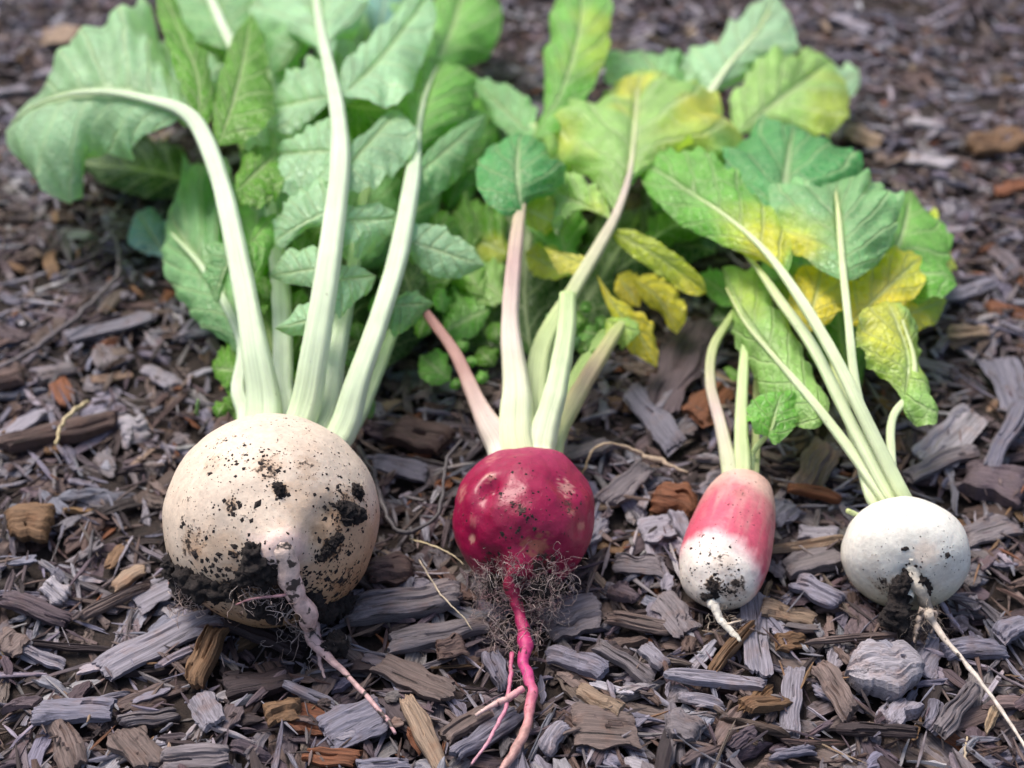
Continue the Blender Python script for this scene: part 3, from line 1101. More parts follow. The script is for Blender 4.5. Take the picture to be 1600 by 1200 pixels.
def hairs(name, root, blobs, n, length, rad, cols, parent=None, curl=.55, drop=.0):
    """curly fine root hairs as thin 3-sided tubes, one mesh. blobs: (centre, radius)"""
    V, Q, Cc, off = [], [], [], 0
    cs = np.array([c for c, r in blobs]); rs = np.array([r for c, r in blobs])
    pw = rs ** 1.5; pw /= pw.sum()
    for _ in range(n):
        k = rng.choice(len(blobs), p=pw)
        p = cs[k] + rng.normal(0, .5, 3) * rs[k]
        d = rng.normal(0, 1, 3); d /= np.linalg.norm(d)
        m = int(rng.integers(8, 18))
        step = length * rng.uniform(.5, 1.3) / m
        r = rad * rng.uniform(.6, 1.4)
        col = np.array(cols[rng.integers(len(cols))]) * rng.uniform(.7, 1.2)
        pts = [p.copy()]
        for _i in range(m):
            d = d + rng.normal(0, curl, 3) + (cs[k] - p) / rs[k] * .18 + np.array([0, 0, -drop])
            d /= np.linalg.norm(d)
            p = p + d * step
            p[2] = max(p[2], .0005)
            pts.append(p.copy())
        pts = np.array(pts)
        tan = np.gradient(pts, axis=0)
        s = np.cross(tan, [.2, .3, .9]); s /= np.linalg.norm(s, axis=1)[:, None] + 1e-12
        u = np.cross(s, tan); u /= np.linalg.norm(u, axis=1)[:, None] + 1e-12
        th = np.array([0, 2.09, 4.19])
        tap = np.linspace(1, .45, len(pts))[:, None, None] * r
        v = pts[:, None, :] + tap * (np.cos(th)[None, :, None] * s[:, None, :] + np.sin(th)[None, :, None] * u[:, None, :])
        V.append(v.reshape(-1, 3)); Q.append(grid_quads(len(pts), 3, off, True)); off += len(pts) * 3
        Cc.append(np.tile(col, (len(pts) * 3, 1)))
    me = mesh_np(name, np.concatenate(V) - np.array(root.location), np.concatenate(Q), True)
    set_col(me, np.concatenate(Cc))
    set_flt(me, np.zeros(off), 'dirt')
    o = link(name, me, M_ROOT, parent or root)
    o['kind'] = 'stuff'
    return o


def root_tube(name, root, pts, cols, parent=None, sides=12, wob=.16, n=60, dirt=0.2, jit=.35):
    """pts: (px,py,zcm,width px) or (world xyz, width px)"""
    w = []
    for p in pts:
        if len(p) == 2:
            q = np.asarray(p[0]); wp = p[1]
        else:
            q = P(p[0], p[1], p[2]); wp = p[3]
        w.append([*q, wp * .5 * K * depth_of(q)])
    w = catmull(w, n)
    t = np.linspace(0, 1, n)
    j = Wob(5, 3); j2 = Wob(5, 3)
    amp = w[:, 3] * jit * np.minimum(1, t * 6)
    w[:, 0] += j(t) * amp
    w[:, 2] += j2(t) * amp * .6
    rr = w[:, 3] * (1 + wob * Wob(6, 6)(t))
    me = tube_mesh(name, w[:, :3], np.maximum(rr, .00012), sides, keys(cols, n), off=np.array(root.location), dirt=dirt)
    return link(name, me, M_ROOT, parent or root)


def view_axis(x, y):
    """direction given by its offset in the view (x right, y up), pointing at the camera"""
    z = math.sqrt(max(0, 1 - x * x - y * y))
    v = x * RGT + y * UPV - z * FWD
    return v / np.linalg.norm(v)


# ------------------------------------------------------------------ stalks and blades
class Plant:
    def __init__(self, root, bulb):
        self.root, self.bulb, self.off = root, bulb, np.array(root.location)


def stalk(pl, pts, cols, sides=28, flat=.85, groove=.2, crown_to=None, n=50, name='leaf_stalk'):
    w = []
    if crown_to is not None:
        c = pl.bulb.crown() + np.asarray(crown_to[:3])
        w.append([*c, crown_to[3] * .5 * K * depth_of(c)])
    for (px, py, z, wp) in pts:
        q = P(px, py, z)
        w.append([*q, wp * .5 * K * depth_of(q)])
    w = catmull(w, n)
    me = tube_mesh(name, w[:, :3], np.maximum(w[:, 3], .0003), sides, keys(cols, n), flat=flat, groove=groove, off=pl.off, wob=.03)
    return link(name, me, M_STALK, pl.root)


LC = {
    'mint': (0.42, 0.70, 0.43), 'mint2': (0.25, 0.53, 0.23), 'green': (0.12, 0.34, 0.02), 'dgreen': (0.03, 0.11, 0.015), 'deep': (0.09, 0.37, 0.11),
    'lime': (0.37, 0.65, 0.18), 'ylg': (0.56, 0.68, 0.06), 'yellow': (0.90, 0.76, 0.06), 'blue': (0.18, 0.42, 0.43), 'fresh': (0.19, 0.52, 0.08),
    'shade': (0.04, 0.12, 0.022),  # filler leaf green with the shade between leaves put into the colour
}


def blade(pl, base, tip, L, R, dl=-1.0, dr=-1.0, M=(), col='mint', yel=(), parent=None, ruf=1.0, nv=6, res=1.0, label=None, cup=.08, name='leaf_blade', stretch=1.0, tooth=1.0):
    """leaf blade: outline L and R (photo px) from base to tip, heights in cm along base, M, tip; edges dl/dr cm lower or higher"""
    NU, NH = int(40 * res), int(14 * res)
    mid = np.array([base, *M, tip], float)
    m = catmull(mid, NU)
    f = np.linspace(0, 1, NU)
    base2, tip2 = np.array(base[:2], float), np.array(tip[:2], float)
    out = []
    for side, dz in ((L, dl), (R, dr)):
        e = catmull(np.array([base2, *[np.array(q[:2], float) for q in side], tip2]), NU)
        dzv = np.asarray(dz, float)
        dzs = np.interp(f, np.linspace(0, 1, max(2, dzv.size)), np.broadcast_to(dzv, (max(2, dzv.size),)) if dzv.size == 1 else dzv)
        z = m[:, 2] + dzs * np.sin(np.pi * np.clip(f, 0, 1)) ** .7
        out.append(np.stack([e[:, 0], e[:, 1], np.maximum(z, .35)], -1))
    mw = np.array([P(*q) for q in m])
    sides = [np.array([P(*q) for q in s]) for s in out]
    size = float(np.linalg.norm(mw[-1] - mw[0]) + .3 * np.linalg.norm(sides[0][NU // 2] - sides[1][NU // 2]))
    wid = float(np.linalg.norm(sides[0][NU // 2] - sides[1][NU // 2]))
    av = np.linspace(0, 1, NH + 1)
    rows = []
    curl = rng.uniform(-.28, .12, 2)
    big = Wob(3, .9)
    vcs, avs = [], []
    for sgn, E in ((-1, sides[0]), (1, sides[1])):
        e1, e2, e3 = Wob(5, 2.0 + rng.uniform(0, 1)), Wob(4, 5.0), Wob(5, 9.0)
        grid = mw[:, None, :] + (E - mw)[:, None, :] * av[None, :, None]
        # toothed, uneven margin
        pull = (E - mw)[:, None, :] * (av[None, :, None] ** 4) * ((.05 * e2(f) * min(1, .3 + tooth) + .035 * tooth * (np.abs(np.sin(f * 40 + e1(f) * 2)) - .5)) * np.sin(np.pi * f) ** .4)[:, None, None]
        grid = grid + pull
        tu = np.gradient(grid, axis=0); tv = np.gradient(grid, axis=1)
        nrm = np.cross(tu, tv) * (-sgn)
        ln = np.linalg.norm(nrm, axis=2, keepdims=True)
        nrm = nrm / (ln + 1e-12)
        if (nrm * (CAMP - grid)).sum() < 0: nrm = -nrm
        # fade displacement where the blade collapses into its base or tip
        half = np.linalg.norm(E - mw, axis=1)[:, None]
        A = av[None, :] * np.ones((NU, 1))
        F = f[:, None] * np.ones((1, NH + 1))
        fade = np.minimum(1, half / (half.max() * .45 + 1e-9))
        disp = cup * half * 4 * A * (1 - A) * (1 if sgn < 0 else 1)
        vc = F * nv - A * 1.35
        quilt = np.abs(np.sin(np.pi * (vc + .25 * e1(F * .5))))
        disp = disp + .12 * half * quilt * A ** .5 * (1 - .5 * A) * (.4 + .6 * ruf)
        disp = disp + curl[0 if sgn < 0 else 1] * half * A ** 3 * (.6 + .5 * e2(F * .4)) + .10 * half * A * big(F * .8 + .3 * sgn)
        disp = disp + ruf * .20 * half * A ** 2.2 * (e1(F + A * .12) * .75 + .3 * e3(F))
        disp = disp - .04 * half * np.exp(-(A / .09) ** 2)
        grid = grid + nrm * (disp * fade)[:, :, None]
        rows.append(grid)
        vcs.append(vc + (0 if sgn < 0 else .37)); avs.append(A)
    left = rows[0][:, ::-1][:, :-1]
    full = np.concatenate([left, (rows[0][:, :1] + rows[1][:, :1]) / 2, rows[1][:, 1:]], 1)
    VC = np.concatenate([vcs[0][:, ::-1][:, :-1], vcs[1]], 1)
    AV = np.concatenate([avs[0][:, ::-1][:, :-1], avs[1]], 1)
    NV = full.shape[1]
    verts = full.reshape(-1, 3)
    verts[:, 2] = np.maximum(verts[:, 2], .002)
    # pigment
    c = np.tile(np.array(LC[col]), (len(verts), 1)) * rng.uniform(.92, 1.08)
    rel = verts - CAMP
    dep = rel @ FWD
    vx = 800 + (rel @ RGT) / dep / K
    vy = 600 - (rel @ UPV) / dep / K
    if yel:
        for (yx, yy, yr, yc, ys) in yel:
            d = np.hypot(vx - yx, vy - yy) / yr
            ns = np.array([fbm(v, 38.0, 2) for v in verts])
            w = np.clip((1.1 - d + ns * .85 + .16 * np.abs(np.sin(np.pi * VC.ravel()))) * 1.25, 0, 1) * ys * .8
            c = c * (1 - w[:, None]) + np.array(LC[yc])[None] * w[:, None]
    # palest along the midrib, darker bays
    pm = np.exp(-(AV.ravel() / .16) ** 2) * .35
    c = c * (1 - pm[:, None]) + (c * .5 + np.array((.30, .36, .22))) * pm[:, None]
    me = mesh_np(name, verts - pl.off, grid_quads(NU, NV), True)
    set_col(me, np.clip(c, 0, .9))
    set_flt(me, VC.ravel(), 'vein')
    set_flt(me, AV.ravel(), 'across')
    o = link(name, me, M_LEAF, parent or pl.root)
    if label: o['label'] = label
    return o


def sblade(pl, mids, hw, col='green', parent=None, shape=.45, **kw):
    """leaf from its midrib only; hw = half width px"""
    m = np.array(mids, float)
    c = catmull(m, 9)
    t = np.gradient(c[:, :2], axis=0); t /= np.linalg.norm(t, axis=1)[:, None]
    nr = np.stack([t[:, 1], -t[:, 0]], -1)
    f = np.linspace(0, 1, 9)
    pr = np.sin(np.pi * f ** (math.log(.5) / math.log(1 - shape) if False else 1.0 + (.45 - shape))) ** .75 * hw
    Lp = [tuple(c[i, :2] - nr[i] * pr[i] * rng.uniform(.88, 1.12)) for i in range(1, 8)]
    Rp = [tuple(c[i, :2] + nr[i] * pr[i] * rng.uniform(.88, 1.12)) for i in range(1, 8)]
    return blade(pl, tuple(m[0]), tuple(m[-1]), Lp, Rp, M=[tuple(q) for q in m[1:-1]], col=col, parent=parent, **kw)


# ================================================================== radish 1: big cream
def radish_cream():
    root = radish_root('radish', B1C, 'large round cream-white radish caked with black soil, with broad pale leaves')
    prof = [(-.86, 0.0), (-.87, .25), (-.80, .55), (-.55, .86), (-.2, 1.0), (.15, 1.01), (.5, .88), (.73, .68), (.87, .47), (.96, .32), (1.03, .22), (1.09, .16), (1.12, .10), (1.13, .0)]
    b = Bulb(B1C, B1R, view_axis(.25, -.17), prof, 170, 150, .022, 3)
    b.dent(512, 800, .0045, .0012); b.dent(495, 830, .006, .0010)
    b.dent(470, 905, .010, .0022, (0.1, 1, 1.6)); b.dent(545, 860, .004, .0006, (.3, 1, 2))
    b.rebuild()
    W = b.W
    n = len(W)
    col = np.tile((.68, .575, .475), (n, 1))
    ringw = Wob(9, 7.0)(b.axial * .5 + .02 * b.loc[:, 0])
    col = col * (1 + .045 * ringw[:, None])
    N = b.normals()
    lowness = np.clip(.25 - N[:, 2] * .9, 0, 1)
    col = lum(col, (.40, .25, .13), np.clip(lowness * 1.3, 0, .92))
    col = lum(col, (.58, .36, .20), b.spot(550, 870, 120, .3) * .75)
    col = lum(col, (.60, .40, .24), b.spot(340, 880, 70, .3) * .45)
    col = lum(col, (.66, .46, .30), b.spot(490, 800, 60, .4) * .5)
    col = lum(col, (.82, .62, .58), b.spot(442, 868, 60, .3) * .75)
    up = np.clip((-b.axial - .25) * 1.3, 0, 1)
    col = lum(col, (.70, .72, .46), up * .5)
    for (x, y, r) in ((512, 798, 11), (497, 832, 20)):
        col = lum(col, (.30, .20, .12), b.spot(x, y, r, .4) * .7)
    dirt = .10 + .24 * lowness
    for (x, y, r, w) in ((437, 765, 14, .9), (540, 795, 36, .5), (560, 770, 16, .9), (515, 860, 22, .8), (480, 730, 26, .35), (330, 725, 22, .4),
                         (360, 790, 16, .55), (420, 730, 30, .35), (470, 690, 50, .2), (300, 850, 30, .35), (300, 920, 40, .7), (400, 930, 70, .75), (560, 900, 60, .35)):
        dirt = np.maximum(dirt, b.spot(x, y, r, .6) * w)
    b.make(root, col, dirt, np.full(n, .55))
    ns = np.array(root.location)
    H_ = lambda x, y, o=0.0: (lambda pn: pn[0] + pn[1] * o)(b.hit(x, y))
    # soil clods
    clod('soil_clump', [(H_(396, 866), .0032), (H_(404, 880), .0042), (H_(392, 893), .0036), (H_(412, 895), .0038), (H_(382, 905), .003), (H_(424, 898), .0026)], root, 1)
    clod('soil_clump', [(H_(300, 906), .0036), (H_(318, 914), .0042), (H_(338, 921), .0038), (H_(288, 897), .0026), (H_(360, 925), .003)], root, 2)
    clod('soil_clump', [(H_(268, 880), .003), (H_(266, 905), .004), (H_(272, 925), .0045), (H_(285, 940), .005)], root, 3)  # dark strip down the left rim of the bulb, built as lumps
    clod('soil_clump', [(H_(532, 790), .0017), (H_(543, 798), .0026), (H_(556, 804), .0024), (H_(540, 812), .002), (H_(566, 806), .0016)], root, 4)
    clod('soil_clump', [(H_(555, 765), .0019), (H_(562, 774), .0015)], root, 40)
    clod('soil_clump', [(H_(510, 860), .0017), (H_(520, 850), .002), (H_(529, 840), .0016), (H_(502, 872), .0013)], root, 5)
    clod('soil_clump', [(H_(435, 760), .0013), (H_(438, 769), .0016)], root, 6)
    clod('soil_clump', [(H_(520, 947), .004), (H_(540, 938), .0035), (H_(502, 954), .0045)], root, 7)
    sp = [(440, 740, 120, 200, .36), (330, 800, 70, 70, .45), (540, 790, 40, 190, .9), (515, 860, 28, 110, .9), (437, 765, 13, 40, .9), (400, 890, 60, 160, 1.3),
          (320, 915, 60, 170, 1.3), (480, 700, 90, 90, .36), (560, 700, 40, 60, .6), (550, 880, 60, 130, .7), (350, 720, 40, 50, .7), (420, 730, 40, 50, .8),
          (362, 790, 14, 26, .9), (480, 915, 40, 110, 1.1), (520, 940, 50, 120, 1.3), (290, 840, 40, 40, .8)]
    crumbs(b, root, sp, size=(.00025, .0007))
    # taproot
    pk = (.66, .46, .42)
    e = b.C + b.A[:, 2] * b.R * 1.02
    tap = root_tube('taproot', root, [(b.C + b.A[:, 2] * b.R * .90, 66), (b.C + b.A[:, 2] * b.R * 1.04, 42), (H_(453, 903, .0042), 34), (H_(463, 928, .005), 31), (H_(474, 950, .006), 29), (484, 975, 1.35, 27), (497, 1003, .9, 24), (515, 1030, .7, 13), (545, 1058, .6, 9),
                                      (580, 1095, .6, 8), (605, 1125, .6, 7), (617, 1146, .6, 5)],
                    [(0, (.80, .62, .50)), (.2, (.80, .58, .52)), (.3, pk), (.6, (.58, .38, .36)), (1, (.46, .27, .29))], n=100, wob=.07, dirt=.42)
    root_tube('rootlet', root, [(H_(458, 912, .004), 5), (H_(430, 908, .006), 5), (H_(400, 917, .005), 4), (H_(372, 934, .003), 3)], [(0, (.55, .3, .32)), (1, (.4, .2, .22))], tap, 6, n=30)
    root_tube('rootlet', root, [(496, 1000, .8, 8), (500, 1035, .6, 7), (508, 1060, .5, 4)], [(0, (.4, .28, .28)), (1, (.35, .25, .25))], tap, 6, n=20)
    root_tube('rootlet', root, [(H_(465, 930, .004), 5), (H_(442, 950, .005), 4), (470, 985, .9, 3), (455, 1005, .6, 2)], [(0, (.5, .4, .36)), (1, (.4, .3, .28))], tap, 6, n=24)
    clod('soil_clump', [(P(524, 1005, .9), .0036), (P(512, 1012, .8), .003), (P(532, 1012, .6), .003)], root, 8)
    clod('soil_clump', [(H_(486, 938, .001), .003), (H_(494, 948, .001), .0028)], root, 9)
    clod('soil_clump', [(H_(448, 940), .004), (H_(430, 950), .005), (H_(410, 948), .0046)], root, 10)
    gb = [(P(450, 960, 1.4), .006), (P(470, 990, .9), .005), (H_(430, 930, .003), .005), (H_(400, 920, .003), .006), (H_(300, 930, .002), .006), (P(500, 1010, .8), .005)]
    hairs('root_hair', root, gb, 120, .014, .00012, [(.42, .34, .32), (.3, .22, .2), (.5, .42, .4)])

    pl = Plant(root, b)
    pale = [(0, (.58, .70, .40)), (.12, (.61, .73, .50)), (.5, (.58, .71, .51)), (.8, (.54, .68, .44)), (1, (.48, .63, .35))]
    cr = lambda x, y, w: (x * .01, 0.0, y * .01, w)
    # lower filler leaves first; some have the pile's shade put into their colour
    sblade(pl, [(440, 640, 1.2), (420, 520, 1.6), (395, 400, 1.8), (370, 280, 1.8)], 75, 'green')
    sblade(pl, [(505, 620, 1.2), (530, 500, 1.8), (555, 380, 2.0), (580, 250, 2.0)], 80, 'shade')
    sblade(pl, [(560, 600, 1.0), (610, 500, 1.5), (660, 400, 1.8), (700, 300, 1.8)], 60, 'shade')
    sblade(pl, [(480, 440, 2.4), (470, 320, 3.0), (450, 200, 3.2), (430, 80, 3.0)], 85, 'green')
    sblade(pl, [(590, 360, 2.4), (640, 250, 3.0), (670, 150, 3.0), (690, 60, 2.6)], 80, 'green')
    sblade(pl, [(330, 300, 1.5), (270, 275, 1.8), (200, 262, 1.8), (120, 255, 1.2)], 45, 'dgreen')
    sblade(pl, [(545, 250, 3.0), (560, 150, 3.4), (580, 60, 3.2), (600, -30, 2.8)], 75, 'mint2')
    sblade(pl, [(400, 130, 3.6), (390, 60, 3.8), (380, -10, 3.6), (370, -80, 3.0)], 85, 'mint')
    blade(pl, (262, 405, 1.2), (215, 330, 1.5), [(205, 385), (203, 350)], [(262, 370), (245, 335)], -.2, -.2, col='blue', res=.6)

    for (x, y, r, z, c) in ((595, 560, 18, 2.2, 'green'), (575, 590, 14, 1.8, 'mint2'), (610, 430, 22, 3.4, 'green'), (470, 585, 16, 2.6, 'green'), (480, 545, 14, 3.0, 'fresh'), (465, 470, 20, 3.2, 'green'), (560, 520, 18, 3.0, 'green'),
                            (545, 560, 14, 3.0, 'fresh'), (600, 330, 24, 4.0, 'mint2'), (590, 480, 20, 3.0, 'fresh'), (470, 390, 24, 3.8, 'green'), (415, 450, 20, 3.6, 'green'), (660, 510, 20, 2.6, 'green'), (690, 470, 20, 3.0, 'fresh'), (415, 560, 14, 2.6, 'green'), (345, 640, 14, 1.4, 'green')):
        an = rng.uniform(-.8, .8) + 1.57
        dx, dy = math.cos(an) * r, -math.sin(an) * r
        sblade(pl, [(x - dx, y - dy, z), (x, y, z + .3), (x + dx, y + dy, z + .2)], r * .75, c, res=.5, nv=4, dl=-.2, dr=-.2, tooth=.8)
    sblade(pl, [(640, 300, 4.2), (690, 250, 4.6), (730, 210, 4.4), (765, 175, 3.8)], 40, 'fresh', tooth=.4)
    sblade(pl, [(600, 220, 4.6), (625, 140, 5.2), (640, 60, 5.0), (645, -20, 4.4)], 50, 'mint2', tooth=.4)
    sblade(pl, [(470, 260, 4.8), (440, 190, 5.4), (420, 120, 5.4), (415, 50, 5.0)], 45, 'mint', tooth=.4)
    sblade(pl, [(560, 420, 3.4), (600, 380, 4.0), (640, 340, 4.2), (690, 300, 3.8)], 36, 'mint2', tooth=.4)
    sblade(pl, [(395, 470, 3.0), (400, 380, 3.8), (405, 300, 4.2), (400, 230, 4.2)], 40, 'fresh', tooth=.6)
    sblade(pl, [(290, 200, 4.2), (300, 130, 4.8), (310, 60, 4.8), (300, 0, 4.4)], 50, 'mint', tooth=.4)
    # stalk 0, low at the left, with a long pale-veined leaf
    s0 = stalk(pl, [(385, 660, 1.8, 30), (372, 610, 2.2, 24), (380, 540, 2.8, 20), (350, 470, 3.5, 13), (310, 410, 3.7, 9), (268, 365, 3.5, 4)], pale, crown_to=cr(-1.2, .0, 26))
    blade(pl, (388, 560, 2.7), (262, 330, 3.2), [(366, 548), (335, 522), (292, 484), (268, 430), (255, 375)], [(386, 500), (380, 435), (352, 400), (356, 330), (335, 265), (300, 262)], -1.2, -.3,
          M=[(350, 470, 3.2), (305, 405, 3.3)], col='mint2', parent=s0, nv=7)
    blade(pl, (372, 580, 2.3), (330, 575, 1.6), [(360, 605), (345, 598)], [(370, 548), (345, 548)], -.3, -.2, col='green', parent=s0, res=.7, tooth=2.5)
    blade(pl, (374, 625, 2.0), (362, 650, 1.0), [(390, 655), (378, 668)], [(362, 600), (352, 625)], -.3, -.2, col='green', parent=s0, res=.6, tooth=2.5)
    blade(pl, (350, 470, 2.7), (325, 250, 3.3), [(318, 440), (298, 360), (300, 280)], [(372, 420), (375, 340), (355, 260)], -.4, -.2, M=[(335, 360, 3.2)], col='mint2', parent=s0)

    # stalk 5, behind
    s5 = stalk(pl, [(444, 650, 2.4, 34), (442, 600, 2.7, 32), (440, 480, 3.5, 30), (430, 365, 4.2, 26), (420, 300, 4.5, 18)], pale, crown_to=cr(-.3, .3, 34))
    blade(pl, (428, 360, 4.3), (440, 130, 5.2), [(395, 320), (390, 230), (410, 160)], [(470, 330), (490, 250), (470, 170)], -.6, -.6, M=[(425, 250, 5.0)], col='mint2', parent=s5)
    # stalk 6 and its low leaf
    s6 = stalk(pl, [(545, 680, 2.0, 22), (580, 605, 2.4, 22), (612, 525, 2.8, 18), (640, 460, 3.0, 12)], [(0, (.6, .7, .45)), (1, (.3, .48, .22))], crown_to=cr(1.1, -.2, 22))
    blade(pl, (580, 612, 2.2), (578, 655, 1.0), [(586, 625), (586, 645)], [(566, 622), (565, 645)], -.2, -.2, col='mint2', parent=s6, res=.6)
    blade(pl, (625, 490, 2.9), (700, 330, 3.6), [(600, 440), (630, 370), (670, 330)], [(660, 480), (710, 430), (720, 370)], -.5, -.5, col='green', parent=s6)
    # stalk 4
    s4 = stalk(pl, [(506, 655, 2.9, 40), (522, 565, 3.8, 34), (537, 490, 4.4, 28), (550, 430, 4.7, 22), (570, 300, 5.0, 16)], pale, crown_to=cr(.4, .3, 38))
    blade(pl, (556, 420, 4.6), (590, 190, 4.9), [(520, 380), (520, 290), (550, 220)], [(600, 390), (620, 310), (615, 230)], -.7, -.7, M=[(575, 300, 5.0)], col='mint2', parent=s4)

    # stalk 3 (right)
    s3 = stalk(pl, [(530, 684, 2.9, 46), (557, 600, 4.2, 38), (592, 500, 5.3, 33), (622, 400, 6.1, 31), (641, 300, 6.6, 28), (647, 258, 6.6, 22), (653, 205, 6.5, 11), (664, 150, 6.3, 7), (684, 102, 5.6, 3)], pale, crown_to=cr(.9, .2, 40))
    blade(pl, (648, 275, 6.5), (766, 176, 6.0), [(660, 248), (690, 214), (730, 190)], [(652, 312), (685, 304), (722, 270), (752, 214)], .2, -.9, col='mint2', parent=s3, nv=6, tooth=.25, ruf=.65)
    blade(pl, (634, 375, 6.0), (759, 416, 4.6), [(645, 352), (690, 354), (732, 382)], [(650, 412), (685, 434), (722, 433)], .2, -.7, col='mint', parent=s3, nv=6, tooth=.25, ruf=.65)
    blade(pl, (606, 478, 5.2), (679, 474, 4.2), [(618, 462), (642, 453)], [(606, 508), (622, 525), (655, 501)], .1, -.7, col='mint2', parent=s3, res=.7, tooth=.25, ruf=.65)
    blade(pl, (650, 245, 6.4), (690, 92, 5.4), [(618, 200), (632, 130), (655, 90)], [(680, 222), (720, 190), (742, 150), (735, 108)], -.3, -1.0, M=[(653, 205, 6.4), (664, 150, 6.2)], col='fresh', parent=s3, nv=7, tooth=.25, ruf=.65)
    blade(pl, (650, 150, 4.6), (730, -40, 4.2), [(655, 90), (665, 20), (690, -30)], [(700, 120), (770, 70), (785, 20), (765, -30)], -.4, -.8, M=[(700, 60, 5.0)], col='fresh', parent=s3, nv=7, tooth=.25, ruf=.65)
    blade(pl, (590, 60, 4.4), (610, -40, 4.2), [(575, 40), (572, 0)], [(615, 45), (630, 0)], -.2, -.2, col='blue', parent=s3, res=.7, tooth=.25, ruf=.65)

    # stalk 2 (middle) with a ladder of lobes
    s2 = stalk(pl, [(472, 652, 3.4, 50), (490, 560, 5.0, 43), (506, 460, 6.4, 40), (520, 360, 7.5, 37), (531, 260, 8.2, 33), (528, 180, 8.5, 25), (515, 110, 8.4, 20), (500, 40, 8.0, 15), (489, -40, 7.2, 9), (485, -90, 6.5, 4)], pale, crown_to=cr(.0, .5, 44), n=70)
    blade(pl, (516, 120, 8.2), (486, -70, 6.6), [(490, 60), (440, 55), (395, 30), (390, -20), (430, -60)], [(530, 60), (560, 40), (580, -10), (550, -60)], -1.2, -.8, M=[(500, 40, 7.9)], col='mint', parent=s2, nv=7, tooth=.25, ruf=.65)
    blade(pl, (522, 150, 8.2), (424, 168, 6.2), [(500, 175), (480, 190), (448, 212), (430, 200)], [(508, 95), (475, 95), (440, 135)], -.45, .15, col='mint', parent=s2, nv=6, tooth=.25, ruf=.65)
    blade(pl, (497, 40, 7.6), (428, 118, 6.0), [(490, 70), (468, 100), (445, 118)], [(450, 36), (415, 55), (412, 95)], -.8, .1, col='mint2', parent=s2, res=.8, tooth=.25, ruf=.65)
    blade(pl, (533, 150, 8.4), (672, -10, 6.8), [(535, 105), (575, 60), (620, 22), (650, -10)], [(565, 158), (612, 172), (640, 150), (658, 100), (682, 30)], .1, -.4, M=[(590, 95, 7.9)], col='mint', parent=s2, nv=7, tooth=.25, ruf=.65)
    blade(pl, (536, 165, 7.6), (628, 172, 6.4), [(570, 150), (605, 158)], [(548, 205), (585, 210), (615, 190)], -.2, -.7, col='green', parent=s2, res=.7, tooth=.25, ruf=.65)
    blade(pl, (526, 235, 8.0), (428, 240, 6.4), [(520, 275), (482, 298), (442, 304), (432, 275)], [(516, 188), (470, 208), (440, 224)], -.45, .15, col='mint', parent=s2, nv=6, tooth=.25, ruf=.65)
    blade(pl, (533, 270, 8.0), (622, 170, 7.2), [(540, 235), (575, 205), (602, 178)], [(540, 298), (580, 294), (626, 258), (652, 212)], .15, -.4, col='mint', parent=s2, nv=6, tooth=.25, ruf=.65)
    blade(pl, (520, 325, 7.5), (424, 378, 5.8), [(515, 352), (478, 360), (440, 388)], [(518, 290), (470, 295), (432, 332)], -.3, .15, col='mint', parent=s2, nv=6, tooth=.25, ruf=.65)
    blade(pl, (524, 345, 7.4), (629, 341, 6.0), [(540, 322), (582, 318), (612, 328)], [(530, 380), (562, 398), (600, 376)], .15, -.4, col='mint', parent=s2, nv=6, tooth=.25, ruf=.65)
    blade(pl, (508, 418, 6.6), (419, 432, 5.2), [(495, 446), (455, 444)], [(498, 386), (460, 392), (435, 410)], -.3, .15, col='mint', parent=s2, res=.8, tooth=.25, ruf=.65)
    blade(pl, (512, 438, 6.5), (588, 431, 5.4), [(525, 416), (560, 418)], [(512, 470), (532, 496), (552, 474), (578, 455)], .15, -.4, col='mint', parent=s2, res=.8, tooth=.25, ruf=.65)
    blade(pl, (496, 498, 5.9), (429, 513, 4.9), [(485, 520), (455, 524)], [(488, 474), (456, 492)], -.5, .1, col='mint', parent=s2, res=.7, tooth=.25, ruf=.65)

    # stalk 1 (left), arching into the folded big leaf
    s1 = stalk(pl, [(412, 655, 3.2, 56), (398, 545, 4.8, 43), (373, 410, 6.3, 35), (346, 290, 7.5, 30), (314, 205, 8.3, 27), (283, 172, 8.6, 23), (230, 155, 8.5, 17), (170, 144, 8.2, 13), (110, 147, 7.4, 9), (60, 162, 6.2, 6), (18, 190, 5.0, 3)], pale, crown_to=cr(-.7, .5, 46), n=80)
    blade(pl, (288, 176, 8.4), (9, 205, 4.6), [(268, 195), (237, 208), (207, 228), (200, 250), (152, 242), (130, 282), (108, 304), (86, 308), (44, 276), (14, 235)],
          [(286, 140), (262, 80), (240, 22), (200, 22), (150, 82), (95, 140), (40, 165)], (-1.0, -2.4, -3.0, -2.0), (-.4, -2.0, -2.0, -.4), M=[(230, 155, 8.3), (170, 144, 8.0), (110, 147, 7.2), (55, 165, 6.0)], col='mint', parent=s1, nv=8, res=1.25, cup=.12, tooth=.3, ruf=.6)
    blade(pl, (312, 200, 8.2), (246, -30, 8.6), [(296, 172), (280, 130), (263, 80), (246, 20)], [(328, 190), (334, 150), (326, 100), (302, 50), (272, -5)], .1, -.4, M=[(308, 120, 8.8), (285, 60, 9.0)], col='green', parent=s1, nv=6)
    blade(pl, (342, 228, 7.9), (394, 21, 7.8), [(332, 190), (344, 115), (365, 58)], [(385, 222), (416, 208), (429, 160), (421, 108), (411, 58)], .1, -.5, M=[(372, 130, 8.2)], col='green', parent=s1, nv=7)
    blade(pl, (368, 300, 7.3), (436, 236, 6.8), [(369, 266), (386, 234), (412, 221)], [(378, 318), (402, 332), (430, 312), (441, 272)], .0, -.4, col='green', parent=s1, res=.8)
    blade(pl, (386, 385, 6.4), (430, 333, 6.0), [(394, 366), (410, 340)], [(392, 412), (402, 420), (422, 400), (434, 360)], .0, -.3, col='fresh', parent=s1, res=.7)
